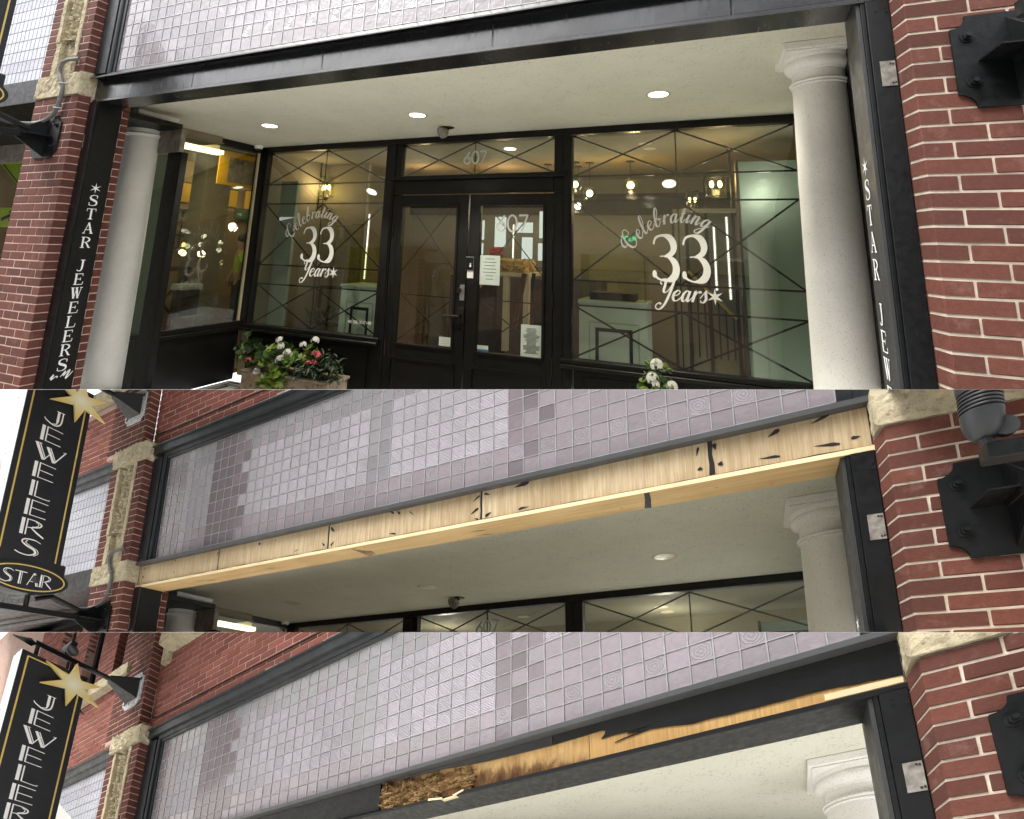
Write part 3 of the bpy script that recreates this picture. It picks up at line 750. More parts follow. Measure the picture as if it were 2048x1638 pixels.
def walls_above(p):
    if p == 0: return
    w_ = thing('brick_wall', 'red brick wall above the tiled transom of the ' + WHICH[p], 'wall', (1.5, .2, 1.5), 'brick walls above the transoms')
    add('mortar_bed', box(-.05, 4.2, .104, .3, 1.492, 3.2), M['mortar_pink'], w_)
    for k in range(20):
        course(w_, -.1, 4.0, .1, .09, 1.497 + k * C, .115 if k % 2 else .0, M['brick_far'])
    add('mortar_patch', join(*[rough_block(1.35 + .23 * i, 1.58 + .23 * i, .094, .11, 1.49 + .02 * (i % 2), 1.535 + .015 * (i % 3), .006, 3, 40 + i) for i in range(6)]), M['mortar'], w_)
    # hairline cable along a joint
    c_ = tube([(-.05, .088, 1.69), (.0, .085, 1.66), (.1, .09, 1.652), (1.4, .09, 1.655), (2.6, .09, 1.652)], .006, 6)
    add('wall_cable', c_, M['iron'], None, 'thin dark cable along the brick joint above the ' + WHICH[p], 'cable', 'cables on the brick walls')
    l_ = thing('brick_wall', 'red brick wall left of the pier behind the hanging sign, beside the ' + WHICH[p], 'wall', (-1.6, .2, 1.5), 'brick walls above the transoms')
    if p == 1:
        add('mortar_bed', box(-3.4, -.805, .054, .3, 1.482, 2.3), M['mortar_pink'], l_)
        for k in range(11): course(l_, -2.6, -.8, .05, .09, 1.487 + k * C, .115 if k % 2 else .0, M['brick_far'])
        add('window_sill', rough_block(-1.52, -.56, -.03, .1, 2.33, 2.47, .004, 7, 31), M['stone'], l_, 'limestone sill over the sign')
    else:
        # piers between tall windows
        add('mortar_bed', join(box(-8, -.805, .054, .3, 1.482, 2.33), box(-.72, -.55, .054, .3, 2.33, 5.2), box(-1.62, -1.19, .054, .3, 2.33, 5.2), box(-2.62, -2.12, .054, .3, 2.33, 5.2), box(-8, -3.1, .054, .3, 2.33, 5.2)), M['mortar_pink'], l_)
        for k in range(13): course(l_, -2.4, -.8, .05, .09, 1.487 + k * C, .115 if k % 2 else .0, M['brick_far'])
        for k in range(30):
            z = 2.47 + k * C
            for (a_, b_) in ((-1.625, -1.185), (-2.62, -2.12)):
                course(l_, a_, b_, .05, .09, z, .115 if k % 2 else .0, M['brick_far'])
                inst('brick', ('rv', 0), cbox(-.02, 0, 0, .1, 0, BH, .003, .001), (b_ + .001, .142, z), M['brick_far'], l_)
            course(l_, -4.0, -3.1, .05, .09, z + .1, .115 if k % 2 else .0, M['brick_far'])
            course(l_, -.72, -.45, .04, .09, z, .115 if k % 2 else .0, M['brick_far'])
        for i, (a_, b_) in enumerate(((-1.185, -.72), (-2.12, -1.625), (-3.1, -2.62))):
            wv = thing('sash_window', ['dark framed upper window nearest the pier above the star', 'dark framed upper window between two brick piers above the sign', 'dark framed upper window farthest left behind the spear finial'][i], 'window', ((a_ + b_) / 2, .25, 2.47), 'upper windows of the lower storefront')
            add('frame', join(box(a_, a_ + .07, .15, .24, 2.47, 5), box(b_ - .1, b_, .15, .24, 2.47, 5), box(a_ + .07, a_ + .1, .18, .24, 2.47, 5), box(b_ - .14, b_ - .1, .18, .24, 2.47, 5), box(a_, b_, .17, .25, 2.47, 2.54)), M['frame_metal'], wv)
            add('pane', box(a_ + .1, b_ - .14, .225, .23, 2.54, 5), M['far_glass'], wv)
            add('window_sill', rough_block(a_ - .33 if i == 0 else a_ - .06, b_ + .16 if i == 0 else b_ + .06, -.03, .16, 2.33, 2.468, .004, 7, 31 + i), M['stone'], wv)
        s_ = thing('stone_sill', 'limestone window sill on the brick wall right of the pier, above the lowest transom', 'sill', (.6, 0, 2.4))
        add('block', rough_block(.1, 1.6, -.04, .12, 2.4, 2.56, .005, 12, 77), M['stone'], s_)
        add('side_stone', rough_block(-.02, .1, .06, .12, 2.28, 2.6, .005, 6, 78), M['stone'], s_)

def transom(p):
    t = thing('tiled_transom', 'wide transom of small purple glass tiles over the ' + WHICH[p], 'transom window', (3, .1, .25), 'glass tile transoms')
    X1 = TX + 52 * TL; Z1 = TZ + 10 * TL; fm = M['frame_metal']
    for g in (join(box(.02, .17, .075, .2, .25, 1.36), box(.17, .245, .105, .2, .25, 1.36), tube([(.19, .1, .25), (.19, .1, 1.36)], .018, 10)), join(box(X1 + .003, X1 + .06, .105, .2, .25, 1.36), box(X1 + .06, 5.86, .075, .2, .25, 1.36))): add('jamb', g, fm, t)
    add('head', join(box(.02, 5.86, .06, .2, 1.405, 1.478), box(.17, 5.8, .09, .2, 1.362, 1.403), box(.02, 5.86, .04, .2, 1.48, 1.492), box(.17, 5.8, .1, .2, Z1 + .003, 1.361)), fm, t)
    add('sill', prism([(.07, .222), (.07, .25), (.118, .272), (.2, .272), (.2, .222)] if p else [(.055, .206), (.055, .214), (.118, .272), (.2, .272), (.2, .222), (.1, .2215)], 'X', -.03, 5.856), M['sill_metal'] if p else M['black'], t)
    lead = []
    for j in range(53):
        x = TX + j * TL; wd = .011 if j == 26 else .0066
        pts = [(x + rnd.uniform(-.0012, .0012), TY - .0085, TZ + r * TL) for r in range(11)]
        for r in range(10): lead.append(bar(pts[r], pts[r + 1], wd, .007))
    for r in range(11):
        pts = [(TX + j * TL, TY - .0078, TZ + r * TL + rnd.uniform(-.001, .001)) for j in range(53)]
        for j in range(52): lead.append(bar(pts[j], pts[j + 1], .006, .006))
    cells = []
    for j in range(52):
        for r in range(10):
            c_ = np.array([TX + (j + .5) * TL, TY, TZ + (r + .5) * TL])
            if side(p, c_[None] + np.array([[-.05, 0, -.05], [.05, 0, .05]])) < 0: continue
            q = WM[p] @ np.r_[c_, 1]; cells.append((np.linalg.norm(q), j, r, c_))
    cells.sort(key=lambda q: q[0])
    far = []
    for n_, (d_, j, r, c_) in enumerate(cells):
        rose = (j % 2 == 0 and r == 1) or (j % 2 == 1 and r == 8)
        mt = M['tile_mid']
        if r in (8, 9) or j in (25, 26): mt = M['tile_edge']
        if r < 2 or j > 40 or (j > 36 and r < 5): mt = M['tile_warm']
        if j < 3 or 6 < j < 11 or j == 36 or (j in (11, 37) and r % 3) or (j == 38 and r in (3, 5, 6)): mt = M['tile_reflection']  # left columns darkened where the glass would mirror something dark
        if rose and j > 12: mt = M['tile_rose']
        if n_ < 300:
            v = rnd.randrange(9); rr = random.Random(v); ax, az = rr.uniform(-.01, .01), rr.uniform(-.014, .014)
            V, F = cbox(-.0505, .0505, -.005, .007, -.0505, .0505, .0025, 0, rr)
            V = V.copy(); V[:, 1] += V[:, 0] * az + V[:, 2] * ax
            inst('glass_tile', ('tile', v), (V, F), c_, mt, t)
        else: far.append((c_, mt))
    for mt in {q[1].name: q[1] for q in far}.values():
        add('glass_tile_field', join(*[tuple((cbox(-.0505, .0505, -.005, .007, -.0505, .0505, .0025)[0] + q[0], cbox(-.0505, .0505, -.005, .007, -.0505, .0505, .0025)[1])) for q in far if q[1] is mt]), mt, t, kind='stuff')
    add('lead_came', join(*lead), M['lead'], t)
    add('backing', box(.1, 5.8, TY + .01, TY + .06, .25, 1.4), M['bounce_face'], t)

def beam(p):
    SX = [0.0, 1.245, 2.553, 3.863, 5.192, 5.852]
    if p == 0:
        t = thing('storefront_beam', 'glossy black painted beam over the upper shop entrance', 'beam', (2.9, .2, 0))
        for i in range(5):
            add('fascia_board', cbox(SX[i] + (.002 if i else 0), SX[i + 1] - .001, .122, .14, .03, .222, .0025), M['fascia'], t)
        add('lip_board', cbox(-.022, 5.85, .105, .318, 0, .026, .004), M['fascia'], t)
        for x, z, h in ((2.556, .03, .14), (3.866, .03, .15), (5.2, .03, .14)):
            add('paint_run', lay(stroke([(x, z), (x + .003, z + h * .6), (x - .002, z + h)], [.004, .003, .002]), (0, .122, 0), (1, 0, 0), (0, 0, 1), (0, -1, 0), .002), M['sill_metal'], t)
    elif p == 1:
        t = thing('storefront_beam', 'raw unpainted plywood beam with black caulk smears over the middle shop entrance', 'beam', (2.9, .2, 0))
        for i in range(5):
            add('plywood_panel', cbox(SX[i] + (.006 if i else .004), SX[i + 1] - .001, .118, .136, .032, .2205, .001), M['plywood'], t)
        add('bottom_plank', box(-.024, 5.848, .1065, .318, 0, .0235), M['plank'], t)
        add('plank_edge', box(-.025, 5.849, .104, .1062, .0003, .0237), M['plank_edge'], t)
        sm = []
        def fl(x, z, L, an, w0):                             # a flick of caulk
            dx, dz = math.cos(an) * L, math.sin(an) * L
            return stroke([(x, z), (x + dx * .25, z + dz * .25 + .002), (x + dx * .6, z + dz * .6), (x + dx, z + dz)], [w0 * .5, w0, w0 * .6, .0006])
        for x in (1.245, 2.553, 3.863, 5.192):
            wv = .012 if x > 5 else .006
            sm += stroke([(x, .034), (x + .002, .09), (x - .003, .14), (x, .219)], [wv * 1.2, wv, wv * .8, wv])
            if x < 2: sm += fl(x - .005, .2, .05, -2.3, .008) + fl(x + .01, .05, .03, 2.0, .006)
            elif x < 3: sm += fl(x + .02, .2, .05, -1.1, .009) + fl(x + .035, .185, .04, -.9, .006) + fl(x - .035, .06, .04, 2.3, .009) + fl(x + .03, .05, .05, .8, .008)
            elif x < 4: sm += fl(x - .01, .195, .06, 3.7, .007) + fl(x + .02, .2, .045, -.3, .008) + fl(x - .02, .11, .06, 3.6, .009) + fl(x + .03, .045, .05, .5, .011) + fl(x - .02, .034, .03, 2.7, .006)
            if x > 5: sm += fl(5.137, .2, .05, -1.8, .007) + fl(5.137, .07, .02, 1.5, .014) + fl(5.23, .075, .025, 1.2, .014) + fl(5.21, .2, .035, -1.4, .012)
        for x, z, r in ((.595, .205, .009), (.597, .089, .008), (.085, .105, .012), (1.772, .19, .013), (.095, .19, .007)): sm += dot(x, z, r)
        for a_ in ((3.167, .2, .05, 2.6, .008), (3.222, .185, .05, 2.4, .008), (3.3, .19, .06, -.7, .004), (4.19, .215, .1, 3.3, .016), (4.566, .226, .06, 3.2, .008), (4.12, .05, .07, .1, .008), (5.5, .2, .06, 3.6, .012), (5.49, .062, .09, 3.05, .008), (5.701, .222, .08, 3.5, .009), (5.726, .065, .1, 3.0, .009), (5.77, .08, .035, .1, .009), (3.84, .11, .06, 3.7, .008), (2.2, .06, .05, .3, .004), (3.19, .045, .06, 2.9, .006)): sm += fl(*a_)
        for x0 in np.arange(0.02, 5.8, .29):
            sm += stroke([(x0, .031), (x0 + .1, .0315), (x0 + .25, .031)], [.0005, rnd.uniform(.001, .0045), .0006])
        sm += stroke([(5.846, .034), (5.846, .22)], .006) + stroke([(.006, .034), (.004, .22)], .004)
        add('caulk_smear', lay(sm, (0, .118, 0), (1, 0, 0), (0, 0, 1), (0, -1, 0), .001), M['caulk'], t)
        sm = []
        for k in range(4): sm += stroke([(2.79 + .025 * k, .13 + .03 * k), (2.80 + .026 * k, .22), (2.8 + .024 * k, .32 - .01 * k)], [.004, .007, .003])
        sm += stroke([(4.871, .108), (4.86, .2), (4.838, .316)], [.014, .016, .018])
        for x, y in ((3.8, .21), (3.8, .29), (1.82, .21), (.87, .2), (1.0, .24)): sm += stroke([(x - .05, y - .01), (x, y), (x + .05, y + .01)], [.001, .005, .002])
        add('caulk_smear', lay(sm, (0, 0, -.0005), (1, 0, 0), (0, 1, 0), (0, 0, -1), .001), M['caulk'], t)
        sm = []
        for x, y in ((3.97, .286), (3.578, .315), (4.704, .253), (2.35, .245), (5.2, .2), (5.45, .27), (1.45, .2), (.5, .26)): sm += dot(x, y, rnd.uniform(.008, .015))
        add('wood_knot', lay(sm, (0, 0, -.0004), (1, 0, 0), (0, 1, 0), (0, 0, -1), .0006), M['old_ply'], t)
    else:
        t = thing('storefront_beam', 'black beam with torn paint and rotted brown wood exposed over the lowest entrance', 'beam', (2.9, .2, 0))
        add('fascia_board', cbox(0, 3.19, .122, .14, .028, .2205, .002), M['iron'], t)
        # exposed sheet, then the torn skin of black paint still on it
        for a_, b_ in ((3.198, 3.9), (3.902, 4.2), (4.202, 4.595), (4.598, 5.842)):
            add('old_plywood', box(a_, b_, .129, .14, .022, .2205), M['stained_ply'] if b_ < 4.6 else M['old_ply'], t)
        top = [(4.66, .2205), (5.842, .2205), (5.842, .068)]
        ed = []; x = 5.84
        while x > 5.05: ed.append((x, .088 - .02 * max(0, (x - 5.6)) / .24 + rnd.uniform(-.002, .002))); x -= .05
        ed += [(4.99, .104), (4.9, .114), (4.79, .106), (4.727, .092), (4.78, .101), (4.86, .119), (4.79, .122), (4.92, .132), (4.8, .131), (4.72, .133), (4.662, .13), (4.68, .15), (4.684, .172), (4.66, .176), (4.4, .168), (4.4, .2205)]
        add('torn_paint', prism(top + ed, 'Y', .122, .1285), M['iron'], t, 'black painted skin with a torn lower edge')
        add('upper_strip', prism([(3.2, .2205), (3.2, .214), (3.7, .2), (4.0, .176), (4.397, .168), (4.397, .2205)], 'Y', .1225, .1285), M['black'], t)
        for a_, b_, z0, z1 in ((5.79, 5.84, .04, .068),): add('bright_splice', box(a_ - .2, b_, .127, .1288, z0, z1), M['plank_edge'], t)
        # the rotten stretch: crumbling fibres
        nx, nz = 90, 22; r = random.Random(4); V = []
        for j in range(nz + 1):
            for i in range(nx + 1):
                u, q = i / nx, j / nz; x = 3.2 + u * .7; z = .006 + q * (.205 - .035 * u + .012 * math.sin(23 * u) + .008 * math.sin(61 * u))
                h = .5 + .5 * math.sin(31 * u + 5 * math.sin(9 * q)) * math.sin(17 * q + 4 * u)
                hole = math.exp(-((x - 3.74) / .07) ** 2 - ((z - .03) / .025) ** 2)
                z += (r.uniform(-.012, .004) if j >= nz - 1 else 0); x += (r.uniform(-.004, .016) * (i == 0) + r.uniform(-.03, .03) * (i == nx))
                V.append((x + r.uniform(-.003, .003), .122 - .02 * h * (1 - u * .6) + r.uniform(-.005, .005) + .07 * hole + .012 * (q > .85), z + r.uniform(-.003, .003)))
        F = [(j * (nx + 1) + i, j * (nx + 1) + i + 1, (j + 1) * (nx + 1) + i + 1, (j + 1) * (nx + 1) + i) for j in range(nz) for i in range(nx)]
        add('rotten_wood', (np.array(V), F), M['rot'], t, 'crumbling brown rotted wood')
        sp = []
        for k in range(14):
            x, z = 3.26 + r.random() * .5, .03 + r.random() * .1; an = r.choice((1.1, 1.3, 1.9, .2, 2.9)) + r.uniform(-.2, .2); L = r.uniform(.025, .075)
            sp.append(bar((x, .1, z), (x + L * math.cos(an), .1 - r.uniform(.0, .02), z + L * math.sin(an)), r.uniform(.003, .011), .008))
        add('splinter', join(*sp), M['rot'], t)
        add('lip_board', join(cbox(-.022, 3.69, .105, .318, -.002, .023, .003), cbox(3.8, 5.85, .105, .318, -.002, .026, .003), cbox(3.69, 3.8, .14, .318, -.002, .02, .003)), M['iron'], t)
        add('broken_edge', join(bar((3.6, .101, .016), (3.7, .1, .004), .012, .012), bar((3.78, .1, .004), (3.85, .101, .024), .01, .012), bar((3.69, .12, .004), (3.8, .118, .008), .01, .03)), M['plank_edge'], t)
    add('beam_core', box(.0, 5.85, .142, .3, .027, .24), M['bounce_face'], t)

def jambs(p):
    for sgn, nm in ((0, 'left'), (1, 'right')):
        t = thing('entrance_jamb', 'black jamb board with white vertical lettering on the %s of the %s' % (nm, WHICH[p]), 'jamb', (.05 if sgn == 0 else 5.77, .2, -3.1), 'black jamb boards')
        if sgn == 0:
            add('front_board', join(cbox(.0, .098, .095, .31, -3.2, .0, .002), cbox(.03, .112, .088, .1, -3.2, .0, .002)), M['black'], t)
            xf_, nrm, ydir, yc = .1, 1, 1, .21
            add('letter_board', cbox(.098, .102, .112, .308, -3.2, .0, .001), M['black_satin'], t)
        else:
            add('front_board', join(cbox(5.755, 5.842, .1, .3, -3.2, .0, .002), cbox(5.738, 5.7545, .112, .3, -3.2, .0, .002)), M['iron'], t)
            xf_, nrm, ydir, yc = 5.721, -1, -1, .247
            add('letter_board', cbox(5.7215, 5.737, .12, .33, -3.2, .0, .001), M['charcoal'], t)
        sh = star_shape(0, -.75, .046, .011)
        zs = [-.855, -.97, -1.09, -1.21, -1.4, -1.513, -1.625, -1.74, -1.853, -1.965, -2.073, -2.188]
        for ch, z in zip('STARJEWELERS', zs): sh += xf(glyph(SERIF, ch), .082, .092, -.041, z - .046)
        if sgn == 0:
            for pts in ([(-.07, -2.28), (-.05, -2.255), (-.06, -2.29), (-.03, -2.27), (-.02, -2.28)], [(.0, -2.28), (.03, -2.24), (.02, -2.275), (.06, -2.235), (.04, -2.3), (.085, -2.25)]): sh += callig(pts, .003, .007, 5)
        add('lettering', lay(sh, (xf_ + nrm * .002, yc, 0), (0, ydir, 0), (0, 0, 1), (nrm, 0, 0)), M['white'], t)
        if sgn == 0: add('worn_patch', box(.012, .06, .0925, .0945, -.41, -.3), M['plate'], t)
        else:
            add('worn_patch', box(5.782, 5.838, .0965, .0995, -.413, -.298), M['plate'], t, 'worn grey plate with screw holes')
            add('screw', join(*[disc((x, .0965, z), .004, 'Y', 10, .002) for x, z in ((5.82, -.31), (5.83, -.312), (5.822, -.4), (5.832, -.398), (5.79, -.05), (5.83, -.06))]), M['bronze'], t)

def column(p, cx_, cy_, nm):
    t = thing('round_column', 'cream cast stone column with square capital, %s of the %s' % (nm, WHICH[p]), 'column', (cx_, cy_, FL), 'cream columns')
    h = .238
    add('abacus', join(cbox(cx_ - h, cx_ + h, cy_ - h, cy_ + h, .235, .2845, .004, .0015), cbox(cx_ - h + .02, cx_ + h - .02, cy_ - h + .02, cy_ + h - .02, .222, .2348, .004)), M['cast'], t)
    pr = [(.212, .2215), (.21, .205)] + [(.172 + .038 * math.cos(a_), .165 + .04 * math.sin(a_)) for a_ in (.8, .4, 0, -.4, -.8, -1.2)] + [(.176, .122), (.176, .118), (.164, .112), (.163, .052), (.17, .05)]
    add('capital', lathe((cx_, cy_), pr, 64), M['cast'], t, smooth=True)
    add('astragal', lathe((cx_, cy_), [(.163, .0515), (.178, .048), (.184, .04), (.184, .034), (.178, .027), (.172, .026), (.176, .02), (.176, .014), (.165, .008)], 64), M['cast'], t, smooth=True)
    n_ = 14; pr = []
    for i in range(n_ + 1):
        q = i / n_; pr.append((.1655 + .03 * (1 - (1 - q) ** 2.0) ** 1.0 * .95, .0085 - q * 3.0))
    add('shaft', lathe((cx_, cy_), pr, 64), M['cast'], t, smooth=True)
    add('base', lathe((cx_, cy_), [(.2, -2.99), (.24, -3.0), (.25, -3.03), (.24, -3.06), (.25, -3.065), (.26, -3.1), (.25, -3.13)], 64), M['cast'], t, smooth=True)

def soffit(p):
    t = add('soffit', box(-1.9, 6.6, .3, D + .02 if p < 2 else 2.7, ZC, ZC + .12), M['stucco'], None, kind='structure')
    lit = p == 0
    for i, (x, y) in enumerate(((-.115, 2.137), (2.02, 2.21), (4.642, 2.19))):
        g = thing('recessed_light', '%s round recessed ceiling light, %s one under the soffit of the %s' % ('lit' if lit else 'unlit', ['left', 'middle', 'right'][i], WHICH[p]), 'ceiling light', (x, y, ZC), 'round recessed lights')
        n = 40
        ring = lathe((x, y), [(.086, ZC - .0005), (.11, ZC - .004), (.114, ZC - .001), (.112, ZC + .002)], n)
        V, F = ring; F = F[:-2]                               # an open ring
        add('trim_ring', (V, F), M['cream'], g, smooth=True)
        add('lens', disc((x, y, ZC - .0012), .088, 'Z', n, .001), M['bulb_cool'] if lit else M['lens_off'], g)
        if not lit: add('lens_seam', bar((x - .02, y - .08, ZC - .0032), (x + .04, y + .07, ZC - .0032), .004, .001, (0, 0, 1)), M['plate'], g)
    g = thing('ceiling_spotlight', 'small grey adjustable spotlight on the soffit of the ' + WHICH[p], 'spotlight', (2.085, 2.82, ZC), 'soffit spotlights')
    add('canopy', lathe((2.085, 2.82), [(.001, ZC - .016), (.04, ZC - .016), (.07, ZC - .008), (.075, ZC)], 24), M['bronze'], g, smooth=True)
    add('swivel', tube([(2.085, 2.82, ZC - .012), (2.07, 2.81, ZC - .04)], .02, 12), M['bronze'], g, smooth=True)
    add('shade', tube([(2.06, 2.81, ZC - .03), (2.055, 2.80, ZC - .045), (2.045, 2.77, ZC - .068), (2.035, 2.745, ZC - .085)], [.03, .055, .072, .075], 20), M['plate'], g, smooth=True)
    g = thing('security_camera', 'small dome security camera in the left soffit corner of the ' + WHICH[p], 'camera', (-1.36, 3.1, ZC), 'dome cameras')
    add('housing', lathe((-1.36, 3.1), [(.05, ZC - .05), (.06, ZC - .035), (.065, ZC)], 24), M['cast'], g, smooth=True)
    add('dome', ball((-1.36, 3.1, ZC - .05), .036, 16, 8), M['bronze'], g, smooth=True)
    g = thing('soffit_bulkhead', 'tan boxed bulkhead hung below the soffit beside the left column of the ' + WHICH[p], 'bulkhead', (-1.5, 2, .2), 'tan bulkheads')
    add('box', cbox(-1.78, -1.36, 1.55, 2.48, .2, ZC - .001, .004), M['wall_beige'], g)
    add('bottom_trim', cbox(-1.8, -1.34, 1.53, 2.5, .188, .1995, .003), M['wall_beige'], g)

def shopfront(p):
    t = thing('glazed_entrance', 'black framed glass entrance with double doors, recessed in the ' + WHICH[p], 'entrance', (2.3, D, FL), 'recessed entrances')
    bk = M['door_black']; y0, y1 = D - .05, D + .06
    add('head_rail', cbox(-1.56, 6.2, y0, y1, .2, ZC - .001, .004), bk, t)
    add('corner_post', join(cbox(-1.56, -1.305, y0, y1, -2.36, .198, .005), cbox(-1.47, -1.335, y0 - .02, y0 - .001, -2.36, .198, .004)), bk, t)
    add('mullion', join(cbox(.905, 1.06, y0, y1, -3.1, .198, .004), cbox(1.062, 1.15, y0 + .015, y1, -3.1, .198, .004), cbox(.93, 1.04, y0 - .012, y0 - .001, -2.36, -.28, .004)), bk, t)
    add('mullion', join(cbox(3.32, 3.43, y0 + .015, y1, -3.1, .198, .004), cbox(3.432, 3.54, y0, y1, -3.1, .198, .004), cbox(3.45, 3.525, y0 - .012, y0 - .001, -3.1, -.28, .004)), bk, t)
    add('corner_post', cbox(5.885, 6.1, y0, y1, -2.36, .198, .004), bk, t)
    add('door_head', join(cbox(1.045, 3.48, y0 - .03, y1, -.3, -.245, .006), cbox(1.152, 3.318, y0 + .005, y1, -.47, -.302, .003), cbox(1.06, 3.45, y0 - .012, y0 + .02, -.488, -.471, .003)), bk, t)
    for a_, b_ in ((-1.304, .904), (3.541, 5.884)):
        add('window_sill', join(cbox(a_ - .12, b_ + .1, y0 - .03, y1, -2.385, -2.335, .006), cbox(a_ - .12, b_ + .1, y0 - .06, y1, -2.425, -2.387, .008)), bk, t)
        q = []
        for c0, c1 in ((a_ + .02, (a_ + b_) / 2), ((a_ + b_) / 2, b_)):
            q.append(cbox(c0, c1, y0 + .03, y1, -3.1, -2.43, .003))
            for z in (-2.52, -3.02): q.append(bar((c0 + .1, y0 + .03, z), (c1 - .1, y0 + .03, z), .03, .018, (0, -1, 0)))
            for x in (c0 + .1, c1 - .1): q.append(bar((x, y0 + .03, -2.505), (x, y0 + .03, -3.03), .03, .018, (0, -1, 0)))
        add('kick_panel', join(*q), bk, t)
    def grille(x0, x1, zs, cols):
        yy = D + .03; wv = .019
        xs = [x0 + (x1 - x0) * k / cols for k in range(cols + 1)]
        for k, (a_, b_, cross) in enumerate(zs):
            if k: add('muntin', bar((x0, yy + .012, a_), (x1, yy + .012, a_), wv, .008), M['bronze'], t)
            if not cross: continue
            for i in range(cols):
                add('muntin', bar((xs[i], yy, a_), (xs[i + 1], yy, b_), wv, .006), M['bronze'], t)
                add('muntin', bar((xs[i], yy + .0065, b_), (xs[i + 1], yy + .0065, a_), wv, .006), M['bronze'], t)
        for k in range(1, cols): add('muntin', bar((xs[k], yy - .01, zs[0][0]), (xs[k], yy - .01, zs[-1][1]), wv * .8, .006), M['bronze'], t)
    Zs = [(.198, -.295, 1), (-.295, -.59, 0), (-.59, -1.495, 1), (-1.495, -1.77, 0), (-1.77, -2.335, 1)]
    grille(-1.304, .904, Zs, 2); grille(3.541, 5.884, Zs, 2); grille(1.152, 3.318, [(.195, -.243, 1)], 2)
    for a_, b_, z0, z1 in ((-1.304, .904, -2.335, .198), (3.541, 5.884, -2.335, .198), (1.152, 3.318, -.243, .198)):
        add('window_pane', box(a_, b_, D - .002, D + .002, z0, z1), M['glass'], t)
    for ox, oz in ((4.725, -.0), (-.185, .035)):
        add('lettering', lay(celebrate(), (ox, D - .004, oz - 1.215), (1.0, 0, 0), (0, 0, 1.0), (0, -1, 0)), M['white'], t)
    add('lettering', lay(digits('607', .155, .085), (2.08, D - .004, -.095), (1, 0, 0), (0, 0, 1), (0, -1, 0)), M['pale_vinyl'], t)
    add('lettering', lay(block('NO SOLICITING', .03, .02, .009, .0035), (.46, D - .004, -2.19), (1, 0, 0), (0, 0, 1), (0, -1, 0)), M['white'], t)
    for k, (a_, b_, g0, g1) in enumerate(((1.095, 2.195, 1.225, 2.03), (2.215, 3.312, 2.37, 3.185))):
        d = add('door', join(cbox(a_, g0, D - .03, D + .03, -3.1, -.5, .003), cbox(g1, b_, D - .03, D + .03, -3.1, -.5, .003), cbox(g0 + .001, g1 - .001, D - .029, D + .029, -.64, -.501, .002), cbox(g0 + .001, g1 - .001, D - .029, D + .029, -3.1, -2.37, .002),
            *[bar(u, v, .03, .016, (0, -1, 0)) for u, v in (((g0 - .05, D - .03, -2.55), (g1 + .05, D - .03, -2.55)), ((g0 - .05, D - .03, -2.56), (g0 - .05, D - .03, -3.0)), ((g1 + .05, D - .03, -2.56), (g1 + .05, D - .03, -3.0)),
              ((g0 - .025, D - .03, -.625), (g1 + .025, D - .03, -.625)), ((g0 - .025, D - .03, -2.385), (g1 + .025, D - .03, -2.385)), ((g0 - .02, D - .03, -.64), (g0 - .02, D - .03, -2.37)), ((g1 + .02, D - .03, -.64), (g1 + .02, D - .03, -2.37)))]), bk, t)
        if not d: continue
        BP = d
        add('door_pane', box(g0, g1, D - .002, D + .002, -2.37, -.64), M['glass'], BP)
        yy = D + .02
        for u, v in (((g0, -.55), (g1, -1.48)), ((g0, -1.48), (g1, -.55)), ((g0, -1.78), (g1, -2.34)), ((g0, -2.34), (g1, -1.78)), ((g0, -1.78), (g1, -1.79))):
            yy += .0065; add('muntin', bar((u[0], yy, max(-2.36, u[1])), (v[0], yy, v[1]), .012, .006), M['bronze'], BP)
        hx = a_ - .004 if k == 0 else b_ + .004
        for z in (-.95, -1.72, -2.45): add('hinge', tube([(hx, D - .04, z - .09), (hx, D - .04, z + .09)], .011, 10), M['bronze'], BP, smooth=True)
        if k == 0:
            add('door_handle', join(cbox(2.11, 2.19, D - .042, D - .031, -2.07, -1.885, .003), tube([(2.14, D - .04, -1.98), (2.14, D - .1, -1.98)], .03, 14), tube([(2.15, D - .095, -1.98), (2.05, D - .1, -1.982), (1.95, D - .095, -1.985)], [.013, .012, .009], 10)), M['bronze'], BP)
            add('lock_plate', cbox(2.125, 2.19, D - .037, D - .031, -1.8, -1.615, .002), M['steel'], BP)
            add('lock_cylinder', tube([(2.12, D - .03, -1.68), (2.12, D - .062, -1.68)], [.034, .03], 18), M['bronze'], BP, smooth=True)
        else:
            add('lettering', lay(digits('607', .195, .06), (2.575, D - .004, -.955), (1, 0, 0), (0, 0, 1), (0, -1, 0)), M['white'], BP)
    # return window on the left
    X = -1.46
    rw = thing('return_window', 'large glass side window at the left of the entrance recess of the ' + WHICH[p], 'window', (X, 2.2, FL), 'side windows')
    add('frame', join(cbox(X - .06, X + .04, 1.2, D - .06, .19, ZC - .001, .004), cbox(X - .06, X + .04, 1.2, D - .06, -2.36, -2.3, .004), cbox(X - .03, X + .02, 1.2, D - .06, -3.1, -2.42, .003), cbox(X - .06, X + .06, 1.2, D - .06, -2.42, -2.365, .006)), bk, rw)
    add('pale_stop', box(X - .02, X + .022, D - .09, D - .062, -2.298, .188), M['cream'], rw)
    add('window_pane', box(X - .002, X + .002, 1.2, D - .09, -2.3, .19), M['glass'], rw)
    add('vestibule_wall', join(box(-1.9, -.66, .63, .75, -3.1, ZC - .001), box(5.95, 6.1, .62, 3.2, -3.1, ZC - .001)), M['black_satin'], None, kind='structure')

